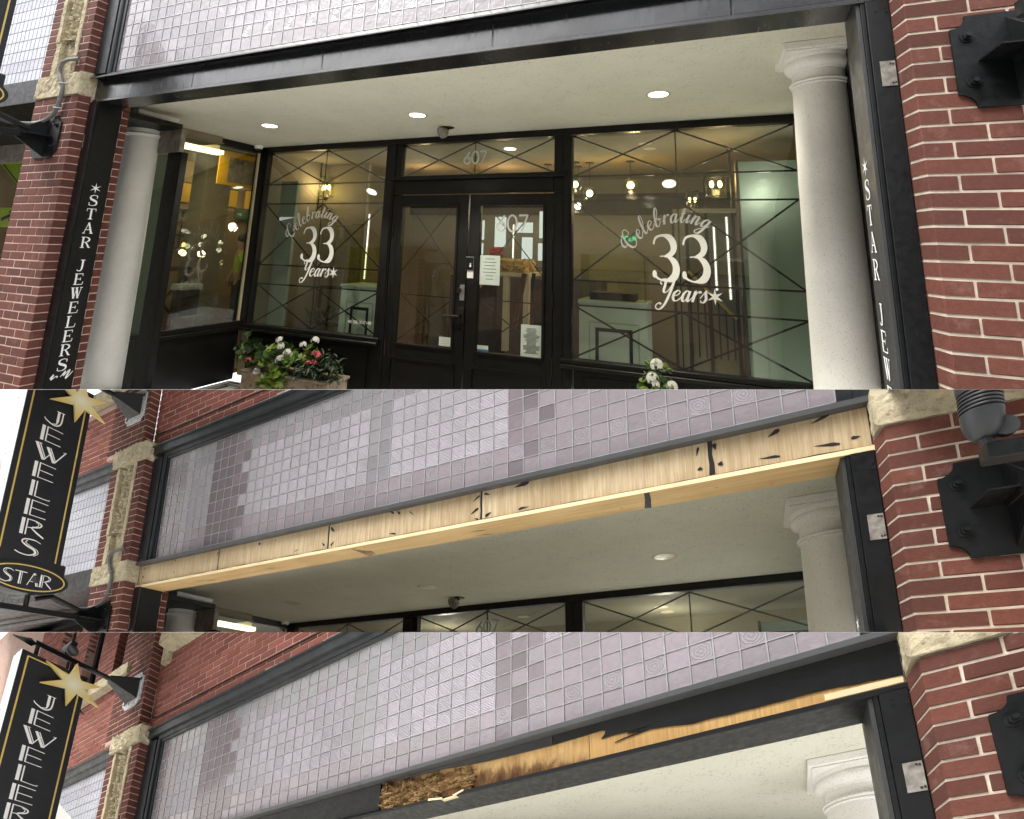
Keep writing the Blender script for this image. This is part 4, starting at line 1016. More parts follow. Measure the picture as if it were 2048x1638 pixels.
def figure(pos, face, kind):
    """a standing person from behind; returns the parts' geometry"""
    def skin(edges, verts, sub=2):
        me = bpy.data.meshes.new('tmp'); me.from_pydata([v[:3] for v in verts], edges, [])
        o = bpy.data.objects.new('tmp', me); COL.objects.link(o)
        md = o.modifiers.new('s', 'SKIN'); 
        for i, v in enumerate(verts):
            me.skin_vertices[0].data[i].radius = (v[3], v[4] if len(v) > 4 else v[3]); me.skin_vertices[0].data[i].use_root = i == 0
        s2 = o.modifiers.new('d', 'SUBSURF'); s2.levels = sub
        ev = o.evaluated_get(bpy.context.evaluated_depsgraph_get()); m2 = ev.to_mesh()
        V = np.array([v.co[:] for v in m2.vertices]); F = [list(f.vertices) for f in m2.polygons]
        ev.to_mesh_clear(); bpy.data.objects.remove(o); bpy.data.meshes.remove(me)
        return V, F
    body = [(0, 0, .93, .13, .1), (0, .0, 1.12, .13, .095), (0, .0, 1.34, .165, .105), (0, 0, 1.47, .06), (0, .01, 1.56, .085, .1), (0, .01, 1.66, .075, .09),
        (.19, 0, 1.38, .055), (.26, .02, 1.13, .042), (.25, .12, .92, .034), (.245, .16, .83, .03), (-.19, 0, 1.38, .055), (-.26, .02, 1.13, .042), (-.27, .08, .9, .034), (-.265, .11, .81, .03),
        (.095, 0, .86, .085), (.1, .01, .48, .06), (.105, -.01, .09, .042), (.11, .12, .035, .038, .03), (-.095, 0, .86, .085), (-.1, .01, .48, .06), (-.105, -.01, .09, .042), (-.11, .12, .035, .038, .03)]
    be = [(0, 1), (1, 2), (2, 3), (3, 4), (4, 5), (2, 6), (6, 7), (7, 8), (8, 9), (2, 10), (10, 11), (11, 12), (12, 13), (0, 14), (14, 15), (15, 16), (16, 17), (0, 18), (18, 19), (19, 20), (20, 21)]
    B = skin(be, body)
    sh = skin([(0, 1), (1, 2), (2, 3), (3, 4), (2, 5), (5, 6)], [(0, 0, .9, .165, .12), (0, 0, 1.15, .16, .118), (0, 0, 1.36, .175, .12), (.2, 0, 1.375, .075), (.255, .015, 1.2, .066), (-.2, 0, 1.375, .075), (-.255, .015, 1.2, .066)])
    tr = skin([(0, 1), (1, 2), (2, 3), (0, 4), (4, 5), (5, 6)], [(0, 0, .95, .15, .115), (.095, 0, .84, .1), (.1, .01, .48, .078), (.105, -.01, .1, .065), (-.095, 0, .84, .1), (-.1, .01, .48, .078), (-.105, -.01, .1, .065)])
    hr = ball((0, .0, 1.655), .105, 18, 10); hr = (hr[0] + np.array([0, -.008, .02]), hr[1])
    c_, s_ = math.cos(face), math.sin(face)
    def mv(g):
        V = np.asarray(g[0]); W_ = V.copy(); W_[:, 0] = c_ * V[:, 0] - s_ * V[:, 1] + pos[0]; W_[:, 1] = s_ * V[:, 0] + c_ * V[:, 1] + pos[1]; W_[:, 2] = V[:, 2] + pos[2]; return W_, g[1]
    return [mv(g) for g in (B, sh, tr, hr)]

def interior(p):
    FI = -3.08; yB = 7.6 if p == 0 else 4.94
    add('interior_floor', box(-1.4, 6.3, D + .1, yB, FI - .06, FI), M['floor_in'], None, kind='structure')
    add('interior_ceiling', box(-1.4, 6.3, D + .07, 4.95, .25, .32), M['ceil_in'], None, kind='structure')
    if p == 0: add('interior_ceiling_rear', box(-1.4, 6.3, 4.952, yB, .27, .32), M['wall_warm'], None, kind='structure')
    add('interior_wall', join(box(-1.52, -1.4, D + .07, yB, FI, .25), box(6.3, 6.42, D - .3, yB, FI, .25), box(-1.4, 6.3, yB, yB + .1, FI, .27)), M['wall_beige'], None, kind='structure')
    if p == 0: add('cornice', join(box(-1.4, 6.3, yB - .12, yB - .001, -.45, -.12), box(-1.4, 6.3, yB - .16, yB - .001, -.12, -.04)), M['dark_wood'], None, kind='structure')
    # ceiling discs
    for i, (x, y) in enumerate(((4.28, 4.2), (4.3, 4.55), (2.4, 4.1), (.4, 4.3))):
        add('interior_downlight', disc((x, y, .2495), .085, 'Z', 28, .003), M['bulb_cool'] if i > 1 and p == 0 else M['cream'], None, '%s shop ceiling downlight inside the %s' % (['nearer right', 'farther right', 'middle', 'left'][i], WHICH[p]), 'ceiling light', 'shop ceiling lights')
    # tall pale green cabinet on the right
    g = thing('wall_cabinet', 'tall pale green wall cabinet behind the right window of the ' + WHICH[p], 'cabinet', (5.8, 4.0, FI), 'tall green cabinets')
    add('carcass', join(cbox(5.37, 6.28, 4.0, 4.5, FI, -.07, .004)), M['mint'], g)
    add('side_edge', cbox(5.34, 5.368, 3.98, 4.52, FI, -.05, .003), M['dark_wood'], g)
    add('door_panel', cbox(5.56, 6.2, 3.985, 3.999, FI + .1, -.97, .003), M['mint'], g)
    if p == 0:
        # sconces
        for i, (x, y, z, bx) in enumerate(((5.12, 4.5, -.3, 5.3), (4.8, 5.4, -.4, 4.97), (-1.22, 4.5, -.22, -1.38))):
            g = thing('wall_sconce', ['amber two bulb wall sconce nearest the green cabinet, right window', 'smaller amber wall sconce farther back left of the other, right window', 'amber wall sconce seen through the left window above the lettering'][i], 'lamp', (x, y, z - .2), 'lit amber sconces')
            k = 1 if i != 1 else .75
            add('stem', tube([(bx, y, z - .35), (bx, y, z + .45 * k)], .014, 8), M['bronze'], g)
            add('finial', ball((bx, y, z + .47 * k), .03, 10, 6, 1.4), M['bronze'], g, smooth=True)
            add('shade', (lathe((x, y), [(.125 * k, z - .13 * k), (.125 * k, z + .2 * k)], 28)[0], lathe((x, y), [(.125 * k, z - .13 * k), (.125 * k, z + .2 * k)], 28)[1][:-2]), M['globe'], g, smooth=True)
            for zz in (z - .13 * k, z + .2 * k): add('ring', tube([(x + .126 * k * math.cos(a_), y + .126 * k * math.sin(a_), zz) for a_ in np.linspace(0, 2 * math.pi, 25)], .006, 6, False), M['bronze'], g)
            for s in (-.05, .05):
                add('candle', tube([(x + s * k, y, z - .12 * k), (x + s * k, y, z - .02 * k)], .009, 8), M['bronze'], g)
                add('bulb', ball((x + s * k, y, z + .03 * k), .026 * k, 10, 7, 1.7), M['bulb_warm'], g, smooth=True)
            add('cup', lathe((x, y), [(.02, z - .2 * k), (.05 * k, z - .15 * k), (.02, z - .13 * k)], 18), M['bronze'], g, smooth=True)
            add('arm', tube([(bx, y, z - .18 * k), (x, y, z - .18 * k)], .01, 8), M['bronze'], g)
        # glass globe pendants
        for i, (x, y, z) in enumerate(((3.88, 5.6, -.12), (3.22, 5.6, -.24), (3.0, 5.5, -.1), (2.95, 5.9, -.42), (2.5, 5.6, -.33), (2.95, 5.1, -.34))):
            g = thing('globe_pendant', ['clear globe pendant alone at the right, right window', 'lowest clear globe pendant of the pair at the left edge of the right window', 'upper clear globe pendant at the left edge of the right window', 'clear globe pendant half hidden behind the right mullion', 'clear globe pendant at the top left of the right door', 'clear globe pendant at the top right of the right door'][i], 'lamp', (x, y, z), 'clear globe pendants')
            add('cord', tube([(x, y, z + .12), (x, y, .26)], .006, 6), M['dark_wood'], g)
            add('canopy', lathe((x, y), [(.07, .255), (.07, .269)], 18), M['dark_wood'], g)
            add('globe', ball((x, y, z), .13, 14, 8), M['globe'], g)
            add('bulb', ball((x, y, z), .055, 12, 8), M['bulb_warm'] if i == 0 else M['bulb_cool'], g, smooth=True)
        # lit display strips and dark door frames
        for i, (x, y, z0, z1, an) in enumerate(((5.07, 4.52, -1.6, -.78, .03), (5.225, 4.52, -1.7, -.68, .015), (-.36, 4.62, -1.72, -.64, 0), (1.55, 6.5, -1.5, -.7, 0))):
            g = thing('led_strip', ['left vertical strip of white lights by the stair rail, right window', 'right vertical strip of white lights by the green cabinet', 'vertical strip of white lights in the left window', 'vertical strip of white lights seen through the left door'][i], 'light strip', (x, y, z0), 'vertical light strips')
            n = int((z1 - z0) / .03)
            add('led_row', join(*[box(x - .008, x + .008, y, y + .008, z0 + (z1 - z0) * k / n, z0 + (z1 - z0) * k / n + .018) for k in range(n)]), M['led'], g)
            add('channel', box(x - .022, x + .022, y + .009, y + .02, z0, z1), M['cream'], g)
        g = thing('door_surround', 'tall panelled wall unit with dark posts behind the 33 of the right window', 'wall unit', (4.9, 4.9, FI))
        add('panel', join(box(4.72, 5.32, 4.55, 4.62, FI, -.62), box(4.5, 4.72, 5.6, 5.66, FI, -.5)), M['wall_beige'], g)
        for x, y in ((4.74, 4.53), (4.98, 4.53), (5.3, 4.53), (4.5, 5.58)): add('post', box(x - .02, x + .02, y, y + .03, FI, -.55), M['dark_wood'], g)
        add('shelf', box(4.7, 5.33, 4.3, 4.54, -.64, -.6), M['cream'], g)
        # cabinets in the windows
        for i, (x0, x1, y, zt) in enumerate(((3.49, 4.3, 3.8, -1.75), (-.13, .56, 3.8, -1.745))):
            g = thing('display_case', ['pale mint display case with dark inner frame in the lower left of the right window', 'pale mint display case with dark inner frame in the lower right of the left window'][i], 'display case', ((x0 + x1) / 2, y, FI), 'mint display cases')
            add('cabinet', join(cbox(x0, x1, y, y + .45, FI, zt - .04, .004), cbox(x0 - .012, x1 + .012, y - .015, y + .46, zt - .038, zt, .004)), M['mint_pale'], g)
            a_, b_ = x0 + .2, x1 - .17
            add('inner_frame', join(box(a_, b_, y - .006, y - .001, zt - .35, zt - .31), box(a_, a_ + .04, y - .006, y - .001, FI, zt - .351), box(b_ - .04, b_, y - .006, y - .001, FI, zt - .351)), M['frame_metal'], g)
            add('moulding', join(*[bar(u, v, .012, .006, (0, -1, 0)) for u, v in (((a_ - .07, y, zt - .25), (b_ + .07, y, zt - .25)), ((a_ - .07, y, zt - .26), (a_ - .07, y, FI)), ((b_ + .07, y, zt - .26), (b_ + .07, y, FI)))]), M['mint'], g)
            add('glass_top', join(*[box(u, u + .006, y + .01, y + .43, zt + .001, zt + .55) for u in (x0 + .02, x1 - .026)], box(x0 + .02, x1 - .02, y + .01, y + .016, zt + .001, zt + .55)), M['globe'], g)
        add('dark_tray', cbox(3.6, 4.15, 3.9, 4.2, -1.748, -1.66, .004), M['black_satin'], None, 'black tray on the mint display case, right window', 'tray')
        g = thing('cloth_table', 'table draped with golden cloth seen through the right door', 'table', (1.9, 5.6, FI))
        add('table_top', cbox(1.55, 2.3, 5.3, 6.1, -1.6, -1.54, .005), M['cream'], g)
        for x, y in ((1.9, 5.32), (2.25, 5.32), (1.6, 6.05)): add('leg', box(x - .045, x + .045, y, y + .09, -2.75, -1.6), M['cream'], g)
        V, F = rough_block(1.62, 2.18, 5.35, 5.9, -1.54, -1.36, .045, 8, 61); add('cloth', (V, F), M['cloth'], g)
        add('cloth_fold', tube([(1.6, 5.3, -1.42), (1.5, 5.2, -1.7), (1.3, 5.15, -1.95), (1.15, 5.2, -2.0)], [.05, .07, .08, .05], 10), M['cloth'], g, smooth=True)
        g = thing('easel', 'slanted golden wooden easel legs seen through the right door', 'easel', (2.5, 4.3, FI))
        add('leg', bar((2.55, 4.4, -1.5), (2.44, 4.3, -2.25), .07, .04), M['floor_wood'], g); add('leg', bar((2.62, 4.6, -1.5), (2.6, 4.6, -2.2), .05, .03), M['dark_wood'], g)
        add('dark_counter', join(cbox(.2, 3.2, 6.6, 7.1, FI, -1.7, .004)), M['dark_wood'], None, 'long dark counter at the back of the shop', 'counter')
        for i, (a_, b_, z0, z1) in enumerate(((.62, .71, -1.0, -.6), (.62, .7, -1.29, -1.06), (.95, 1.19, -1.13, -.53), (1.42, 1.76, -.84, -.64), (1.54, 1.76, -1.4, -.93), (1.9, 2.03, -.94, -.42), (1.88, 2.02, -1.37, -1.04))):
            add('glowing_panel', box(a_, b_, 7.0, 7.02, z0, z1), M['mirror_glow'], None, ['tall', 'short lower', 'tall', 'wide', 'tall middle', 'tall right', 'lower right'][i] + ' glowing mirror panel number ' + ['one', 'two', 'three', 'four', 'five', 'six', 'seven'][i] + ' from the left, through the right door', 'mirror panel', 'glowing panels at the back')
        g = thing('stair_rail', 'brass lit handrail sloping down right of the 33, right window', 'handrail', (5, 4.6, FI))
        add('rail', tube([(4.74, 4.45, -1.38), (5.28, 4.45, -1.92)], .018, 8), M['gold_line'], g)
        for k in range(7): add('baluster', tube([(4.76 + .08 * k, 4.45, -1.42 - .08 * k), (4.76 + .08 * k, 4.45, -2.4)], .008, 6), M['bronze'], g)
        g = thing('house_plant', 'dark green bushy plant behind the left window', 'plant', (-.78, 4.3, -2.5))
        r = random.Random(3); lv = []
        for k in range(70):
            a_, q = r.uniform(0, 6.28), r.uniform(.05, .3); x, y, z = -.72 + q * math.cos(a_), 4.2 + q * math.sin(a_) * .6, -2.45 + r.uniform(0, .26)
            lv.append(bar((x, y, z), (x + .1 * math.cos(a_), y + .06 * math.sin(a_), z + r.uniform(-.02, .09)), .035, .002, (0, -.3, 1)))
        add('foliage', join(*lv), M['leaf_dark'], g)
        add('pot', lathe((-.72, 4.2), [(.12, -3.0), (.17, -2.5)], 20), M['dark_wood'], g)
        add('panel_wall', join(box(-1.39, -.5, 4.7, 4.76, FI, .24)), M['wall_beige'], None, kind='structure')
        g = thing('wall_picture', 'dark framed panel low on the wall behind the left window', 'picture', (-1.1, 4.68, -2.2))
        add('frame', join(*[bar(u, v, .05, .02, (0, -1, 0)) for u, v in (((-1.32, 4.699, -1.9), (-.8, 4.699, -1.9)), ((-1.32, 4.699, -2.5), (-.8, 4.699, -2.5)), ((-1.3, 4.699, -1.925), (-1.3, 4.699, -2.475)), ((-.82, 4.699, -1.925), (-.82, 4.699, -2.475)))]), M['dark_wood'], g)
        g = thing('mint_curtain', 'pale green panel at the left edge of the left window', 'panel', (-1.2, 3.7, FI))
        add('panel', cbox(-1.36, -1.02, 3.62, 3.68, FI, -.2, .006), M['mint'], g)
        for i, x in enumerate((1.63, 1.84)):
            add('coat_stand', join(tube([(x, 4.2, FI + .4), (x, 4.2, -1.25 - .1 * i)], .016 + .01 * i, 8), ball((x, 4.2, -1.22 - .1 * i), .035, 10, 6)), M['dark_wood'], None, ['thin dark post standing inside the left door', 'thicker dark post with a ball top inside the left door'][i], 'post', 'dark posts inside the door')
        g = thing('flower_stand', 'small red flower display far behind the left door', 'flowers', (1.2, 6.3, -1.6))
        add('blooms', join(*[ball((1.3 + r.uniform(-.12, .12), 6.3, -1.25 + r.uniform(-.08, .1)), .04, 8, 5) for k in range(14)]), M['red'], g)
        add('stand', tube([(1.3, 6.3, FI), (1.3, 6.3, -1.3)], .03, 8), M['dark_wood'], g)
        g = thing('reflected_sign', 'small green lit sign far back in the right window', 'sign', (3.9, 7.4, -.9))
        add('lettering', lay(block('OPEN', .085, .05, .025, .009), (3.42, 7.4, -.95), (1, 0, 0), (0, 0, 1), (0, -1, 0)), M['reflected_green'], g)  # reflection of a sign across the street, built as letters indoors
        # paper notices and stickers on the doors
        def notice(lbl, x0, x1, z0, z1, lines, mat='paper', y=D - .0065, seed=1):
            g = thing('paper_notice', lbl, 'notice', ((x0 + x1) / 2, y, z0), 'notices on the doors')
            add('sheet', box(x0, x1, y, y + .0012, z0, z1), M[mat], g)
            r = random.Random(seed); sh = []
            for q in range(lines):
                z = z1 - (z1 - z0) * (.12 + .8 * q / lines); c_ = (x0 + x1) / 2; hw = (x1 - x0) * r.uniform(.18, .42)
                sh += stroke([(c_ - hw, z), (c_ + hw, z)], (z1 - z0) * .011)
            add('print', lay(sh, (0, y, 0), (1, 0, 0), (0, 0, 1), (0, -1, 0)), M['print'], g)
        notice('pale green typed notice taped high on the left edge of the right door glass', 2.372, 2.64, -1.6, -1.25, 7, seed=3)
        notice('pale dense printed permit in the lower right corner of the right door glass', 2.93, 3.188, -2.37, -2.02, 22, seed=4)
        notice('small pale sticker in the lower right corner of the left door glass', 1.855, 2.018, -2.355, -2.25, 4, seed=5)
        notice('small blue and white sticker in the lower left corner of the right door glass', 2.376, 2.52, -2.37, -2.3, 2, 'paper', seed=6)
        add('blue_band', box(2.376, 2.52, D - .0085, D - .007, -2.37, -2.345), M['blue_print'], None, 'blue strip along the bottom of the small sticker on the right door', 'sticker')
        g = thing('door_keypad', 'black keypad box with a white label on the door meeting stile', 'keypad', (2.25, D - .04, -1.53))
        add('keypad_box', cbox(2.2, 2.298, D - .055, D - .0311, -1.43, -1.28, .004), M['black'], g); add('rim', cbox(2.195, 2.303, D - .045, D - .0305, -1.436, -1.274, .003), M['steel'], g)
        add('white_label', box(2.215, 2.3, D - .034, D - .0312, -1.53, -1.44), M['white'], g)
        add('keypad_dots', join(disc((2.265, D - .0555, -1.36), .01, 'Y', 10, .001), disc((2.265, D - .0555, -1.385), .014, 'Y', 10, .001)), M['white'], g)

def next_shop(p):
    """the other business seen through the side window"""
    if p == 2: return
    FI = -3.0
    add('neighbour_floor', box(-8, -1.56, .9, 9, FI - .06, FI), M['floor_wood'], None, kind='structure')
    add('neighbour_wall', join(box(-6.2, -6.05, 1, 9, FI, .75), box(-8, -1.56, 9, 9.1, FI, .75), box(-1.62, -1.56, D + .07, 9, FI, .75)), M['wall_warm'], None, kind='structure')
    add('neighbour_ceiling', box(-8, -1.56, .8, 9, .62, .75), M['ceil_in'], None, kind='structure')
    g = thing('ceiling_tube_light', 'bright yellowish fluorescent light in the shop behind the side window of the ' + WHICH[p], 'ceiling light', (-3.5, 3.7, .42), 'fluorescent lights')
    add('diffuser', cbox(-3.6, -3.4, 3.33, 4.13, .42, .5, .01), M['bulb_yellow'], g); add('housing', box(-3.55, -3.45, 3.4, 4.06, .501, .61), M['cream'], g)
    if p: return
    pil = add('shop_pillar', join(cbox(-4.75, -4.35, 4.55, 5.15, FI + .12, .6, .01), cbox(-4.77, -4.33, 4.53, 5.17, FI, FI + .118, .006)), M['wall_beige'], None, 'square beige pillar in the shop behind the side window', 'pillar')
    add('window_post', cbox(-2.4, -2.2, 2.0, 2.4, FI, .6, .008), M['mint'], None, 'pale green upright just inside the side window', 'post')
    def poster(lbl, x, y0, y1, z0, z1, mat, txt=None, photo=None):
        g = thing('hanging_poster', lbl, 'poster', (x, (y0 + y1) / 2, z0), 'shop posters')
        add('panel', cbox(x - .02, x, y0, y1, z0, z1, .004), M[mat], g)
        add('top_rail', cbox(x - .03, x + .01, y0 - .02, y1 + .02, z1 + .001, z1 + .025, .003), M['dark_wood'], g)
        if photo: add('picture', box(x + .001, x + .003, *photo), M['photo'], g)
        if txt: add('lettering', lay(block(txt[0], txt[1], txt[1] * .62, txt[1] * .26, txt[1] * .09), (x + .004, txt[2], txt[3]), (0, 1, 0), (0, 0, 1), (1, 0, 0)), M['dark_wood'] if mat == 'yellow' else M['white'], g)
    poster('large yellow hanging poster reading THE with a photo, nearest the corner post', -3.5, 4.13, 4.97, -.12, .53, 'yellow', ('THE', .075, 4.5, .3), (4.34, 4.95, -.06, .42))
    poster('yellow poster with STORE lettering on the back wall, leftmost', -6.0, 4.7, 5.46, -.33, .1, 'yellow', ('STORE', .08, 4.72, -.24))
    poster('narrow yellow poster beside the pillar on the back wall', -6.0, 5.6, 5.95, -.32, .1, 'yellow', None, (5.62, 5.9, -.3, -.15))
    poster('yellow poster right of the pillar on the back wall', -6.0, 6.3, 6.7, -.33, .08, 'yellow', ('ND', .08, 6.35, -.2))
    poster('bright yellow narrow poster next to the corner post', -5.9, 6.85, 7.1, -.35, .1, 'yellow')
    poster('dark green poster with white words below the yellow ones', -5.9, 6.6, 7.15, -.62, -.38, 'green_sign', ('THE', .05, 6.68, -.53))
    g = thing('back_window', 'dark gridded window in the back wall of the shop behind the side window', 'window', (-6.04, 5.3, -1.3))
    add('frame', join(*[bar((-6.04, y, -1.35), (-6.04, y, -.5), .03, .02, (1, 0, 0)) for y in np.linspace(4.9, 5.75, 8)], *[bar((-6.02, 4.9, z), (-6.02, 5.75, z), .03, .02, (1, 0, 0)) for z in np.linspace(-1.35, -.5, 4)]), M['dark_wood'], g)
    add('pane', box(-6.045, -6.041, 4.9, 5.75, -1.35, -.5), M['photo'], g)
    g = thing('shop_counter', 'dark wooden counter with crossed legs behind the side window', 'counter', (-4.8, 4.2, FI))
    add('top', cbox(-5.2, -4.4, 3.6, 4.6, -1.75, -1.68, .004), M['dark_wood'], g)
    for y in (3.65, 4.5): add('leg', bar((-4.45, y, FI), (-4.45, y, -1.75), .05, .05, (1, 0, 0)), M['dark_wood'], g)
    add('brace', join(bar((-4.44, 3.65, FI + .2), (-4.44, 4.5, -1.8), .04, .02, (1, 0, 0)), bar((-4.41, 4.5, FI + .2), (-4.41, 3.65, -1.8), .04, .02, (1, 0, 0))), M['dark_wood'], g)
    g = thing('waste_bin', 'dark grey bin with a pale liner on the wood floor of the next shop', 'bin', (-3.6, 3.95, FI))
    add('bin_body', cbox(-3.75, -3.5, 3.78, 4.12, -2.5, -2.02, .01), M['lamp_body'], g); add('liner', rough_block(-3.77, -3.48, 3.76, 4.14, -2.02, -1.93, .012, 5, 90), M['paper'], g)
    add('stand', box(-3.7, -3.52, 3.8, 4.1, FI, -2.501), M['dark_wood'], g)
    add('carton', cbox(-2.4, -2.15, 2.9, 3.36, FI, -2.29, .008), M['wall_beige'], None, 'tan cardboard carton low behind the side window', 'carton')
    ps = thing('person', 'person in a bright hi-vis yellow shirt and dark trousers standing in the next shop', 'person', (-3.5, 4.88, FI))
    B, s_, tr, hr = figure((-3.5, 4.88, FI + .22), 2.6, 0)
    add('body', B, M['skin'], ps, smooth=True); add('shirt', s_, M['hivis'], ps, smooth=True); add('trousers', tr, M['trousers'], ps, smooth=True); add('hair', hr, M['hair'], ps, smooth=True)

def neighbour_front(p):
    """left neighbour beyond the pier"""
    t = thing('tiled_transom', 'white glass tile transom with patterned bands left of the pier, beside the ' + WHICH[p], 'transom window', (-1.7, .1, .3), 'white tile transoms')
    tw, th = .0712, .1135; X1 = -.66; k = 0
    cells = []
    for i in range(34):
        for r in range(9): cells.append((i, r))
    for i, r in cells:
        c_ = (X1 - (i + .5) * tw, TY, .318 + (r + .5) * th)
        v = rnd.randrange(4); rr = random.Random(v)
        mt = M['tile_fret'] if r in (1, 7) else M['tile_white']
        inst('glass_tile', ('wt', v), cbox(-tw / 2 + .002, tw / 2 - .002, -.005, .007, -th / 2 + .002, th / 2 - .002, .002, 0, rr), c_, mt, t)
    L = [bar((X1 - i * tw, TY - .006, .318), (X1 - i * tw, TY - .006, .318 + 9 * th), .006, .006) for i in range(35)] + [bar((X1 - 34 * tw, TY - .0068, .318 + r * th), (X1, TY - .0068, .318 + r * th), .006, .006) for r in range(10)]
    add('lead_came', join(*L), M['lead_dark'], t)
    add('frame', join(box(-3.4, -.65, .06, .2, 1.405, 1.478), box(-3.4, -.65, .09, .2, 1.345, 1.404), box(-3.4, -.65, .03, .2, 1.479, 1.49), box(-3.4, X1 - 34 * tw, .08, .2, .3, 1.344)), M['frame_metal'], t)
    add('backing', box(-3.4, -.65, TY + .01, TY + .05, .3, 1.4), M['black_satin'], t)
    b = thing('storefront_beam', 'black beam and shaded window head of the neighbouring shop, left of the ' + WHICH[p], 'beam', (-2, .2, 0), 'neighbouring black beams')
    add('fascia_board', join(cbox(-6, -.655, .1, .2, .08, .314, .004), cbox(-6, -.655, .2, 1.4, .1, .16, .003)), M['black_satin'], b)
    add('conduit_pipe', tube([(-6, .62, .02), (-.7, .62, .0)], .03, 10), M['iron'], b)
    add('window_head', cbox(-6, -.66, 1.4, 1.46, -.16, .098, .003), M['photo'], b)
    if p == 0:
        g = thing('street_sign', 'lime yellow diamond warning sign with a plaque, seen through the neighbouring glass', 'sign', (-4.05, 1.9, -3))
        dm = lambda r_: [(-4.06 + r_ * 1.35, -.13), (-4.06, -.13 + r_ * .8), (-4.06 - r_ * 1.35, -.13), (-4.06, -.13 - r_ * .8)]
        add('diamond', prism(dm(.58), 'Y', 1.6, 1.61), M['lime'], g)
        sh = []
        P4 = dm(.53)
        for k in range(4): sh += stroke([P4[k], P4[(k + 1) % 4]], .012)
        sh += stroke([(-4.0, .1), (-4.06, -.2), (-4.2, -.36)], .03) + stroke([(-4.06, -.2), (-4.0, -.36)], .03)
        add('symbol', lay(sh, (0, 1.6, 0), (1, 0, 0), (0, 0, 1), (0, -1, 0), .002), M['sign_black'], g)
        add('plaque', box(-4.6, -4.15, 1.595, 1.605, -1.06, -.78), M['lime'], g)
        add('plaque_arrow', lay(stroke([(-4.5, -.95), (-4.25, -.88)], .025) + stroke([(-4.33, -.83), (-4.22, -.88), (-4.3, -.97)], .02), (0, 1.595, 0), (1, 0, 0), (0, 0, 1), (0, -1, 0), .002), M['sign_black'], g)
        add('pole', tube([(-4.4, 1.66, -3.2), (-4.3, 1.66, .4)], .035, 10), M['steel'], g)
    gw = thing('neighbour_window', 'dark shop window of the neighbouring shop, left of the ' + WHICH[p], 'window', (-2.5, 1.5, -3), 'neighbouring shop windows')
    add('pane', box(-6, -.66, 1.5, 1.504, -3, -.16), M['glass_dim'], gw)
    add('mullion', join(cbox(-2.3, -2.1, 1.44, 1.52, -3, -.161, .004), cbox(-.9, -.66, 1.44, 1.52, -3, -.161, .004)), M['black_satin'], gw)
    if p != 0: add('blind', box(-6, -.66, 1.56, 1.58, -1.2, -.2), M['wall_beige'], gw)

def iron_plate(cx_, z0, z1, hw, y=-.014):
    n = .055; a_ = []
    for sx, sz in ((1, 1), (-1, 1), (-1, -1), (1, -1)):
        X, Z = cx_ + sx * hw, (z1 if sz > 0 else z0)
        pts = [(X - sx * n * (1 - math.sin(t)) , Z - sz * n * (1 - math.cos(t))) for t in np.linspace(math.pi / 2, 0, 6)]
        pts = [(X - sx * n * (1 - math.cos(t)) , Z - sz * n * (1 - math.sin(t))) for t in np.linspace(0, math.pi / 2, 6)]
        pts = [(X - sx * n * math.sin(t), Z - sz * n * math.cos(t)) for t in np.linspace(0, math.pi / 2, 6)]
        if (sx, sz) in ((-1, 1), (1, -1)): pts = pts[::-1]
        a_ += pts
    return prism(a_, 'Y', y, -.002)

def lamp(parent, x, y, z):
    """ribbed spotlight aimed up"""
    pr = [(.012, 0), (.03, .008), (.042, .03), (.049, .06), (.051, .09)]
    zz = .09
    for k in range(6): pr += [(.051, zz + .001), (.0455, zz + .0015), (.0455, zz + .006), (.0515, zz + .007), (.0515, zz + .012)]; zz += .012
    pr += [(.053, zz + .002), (.054, zz + .03), (.05, zz + .031), (.047, zz + .005)]
    V, F = lathe((0, 0), pr, 28); V = V.copy()
    V[:, 0] += V[:, 2] * .05
    add('lamp_head', (V + np.array([x, y, z]), F), M['lamp_body'], parent, smooth=True)
    add('swivel', join(disc((x + .045, y, z + .03), .03, 'Y', 18, .02), tube([(x, y, z + .01), (x + .01, y, z - .03)], .018, 10)), M['lamp_body'], parent)

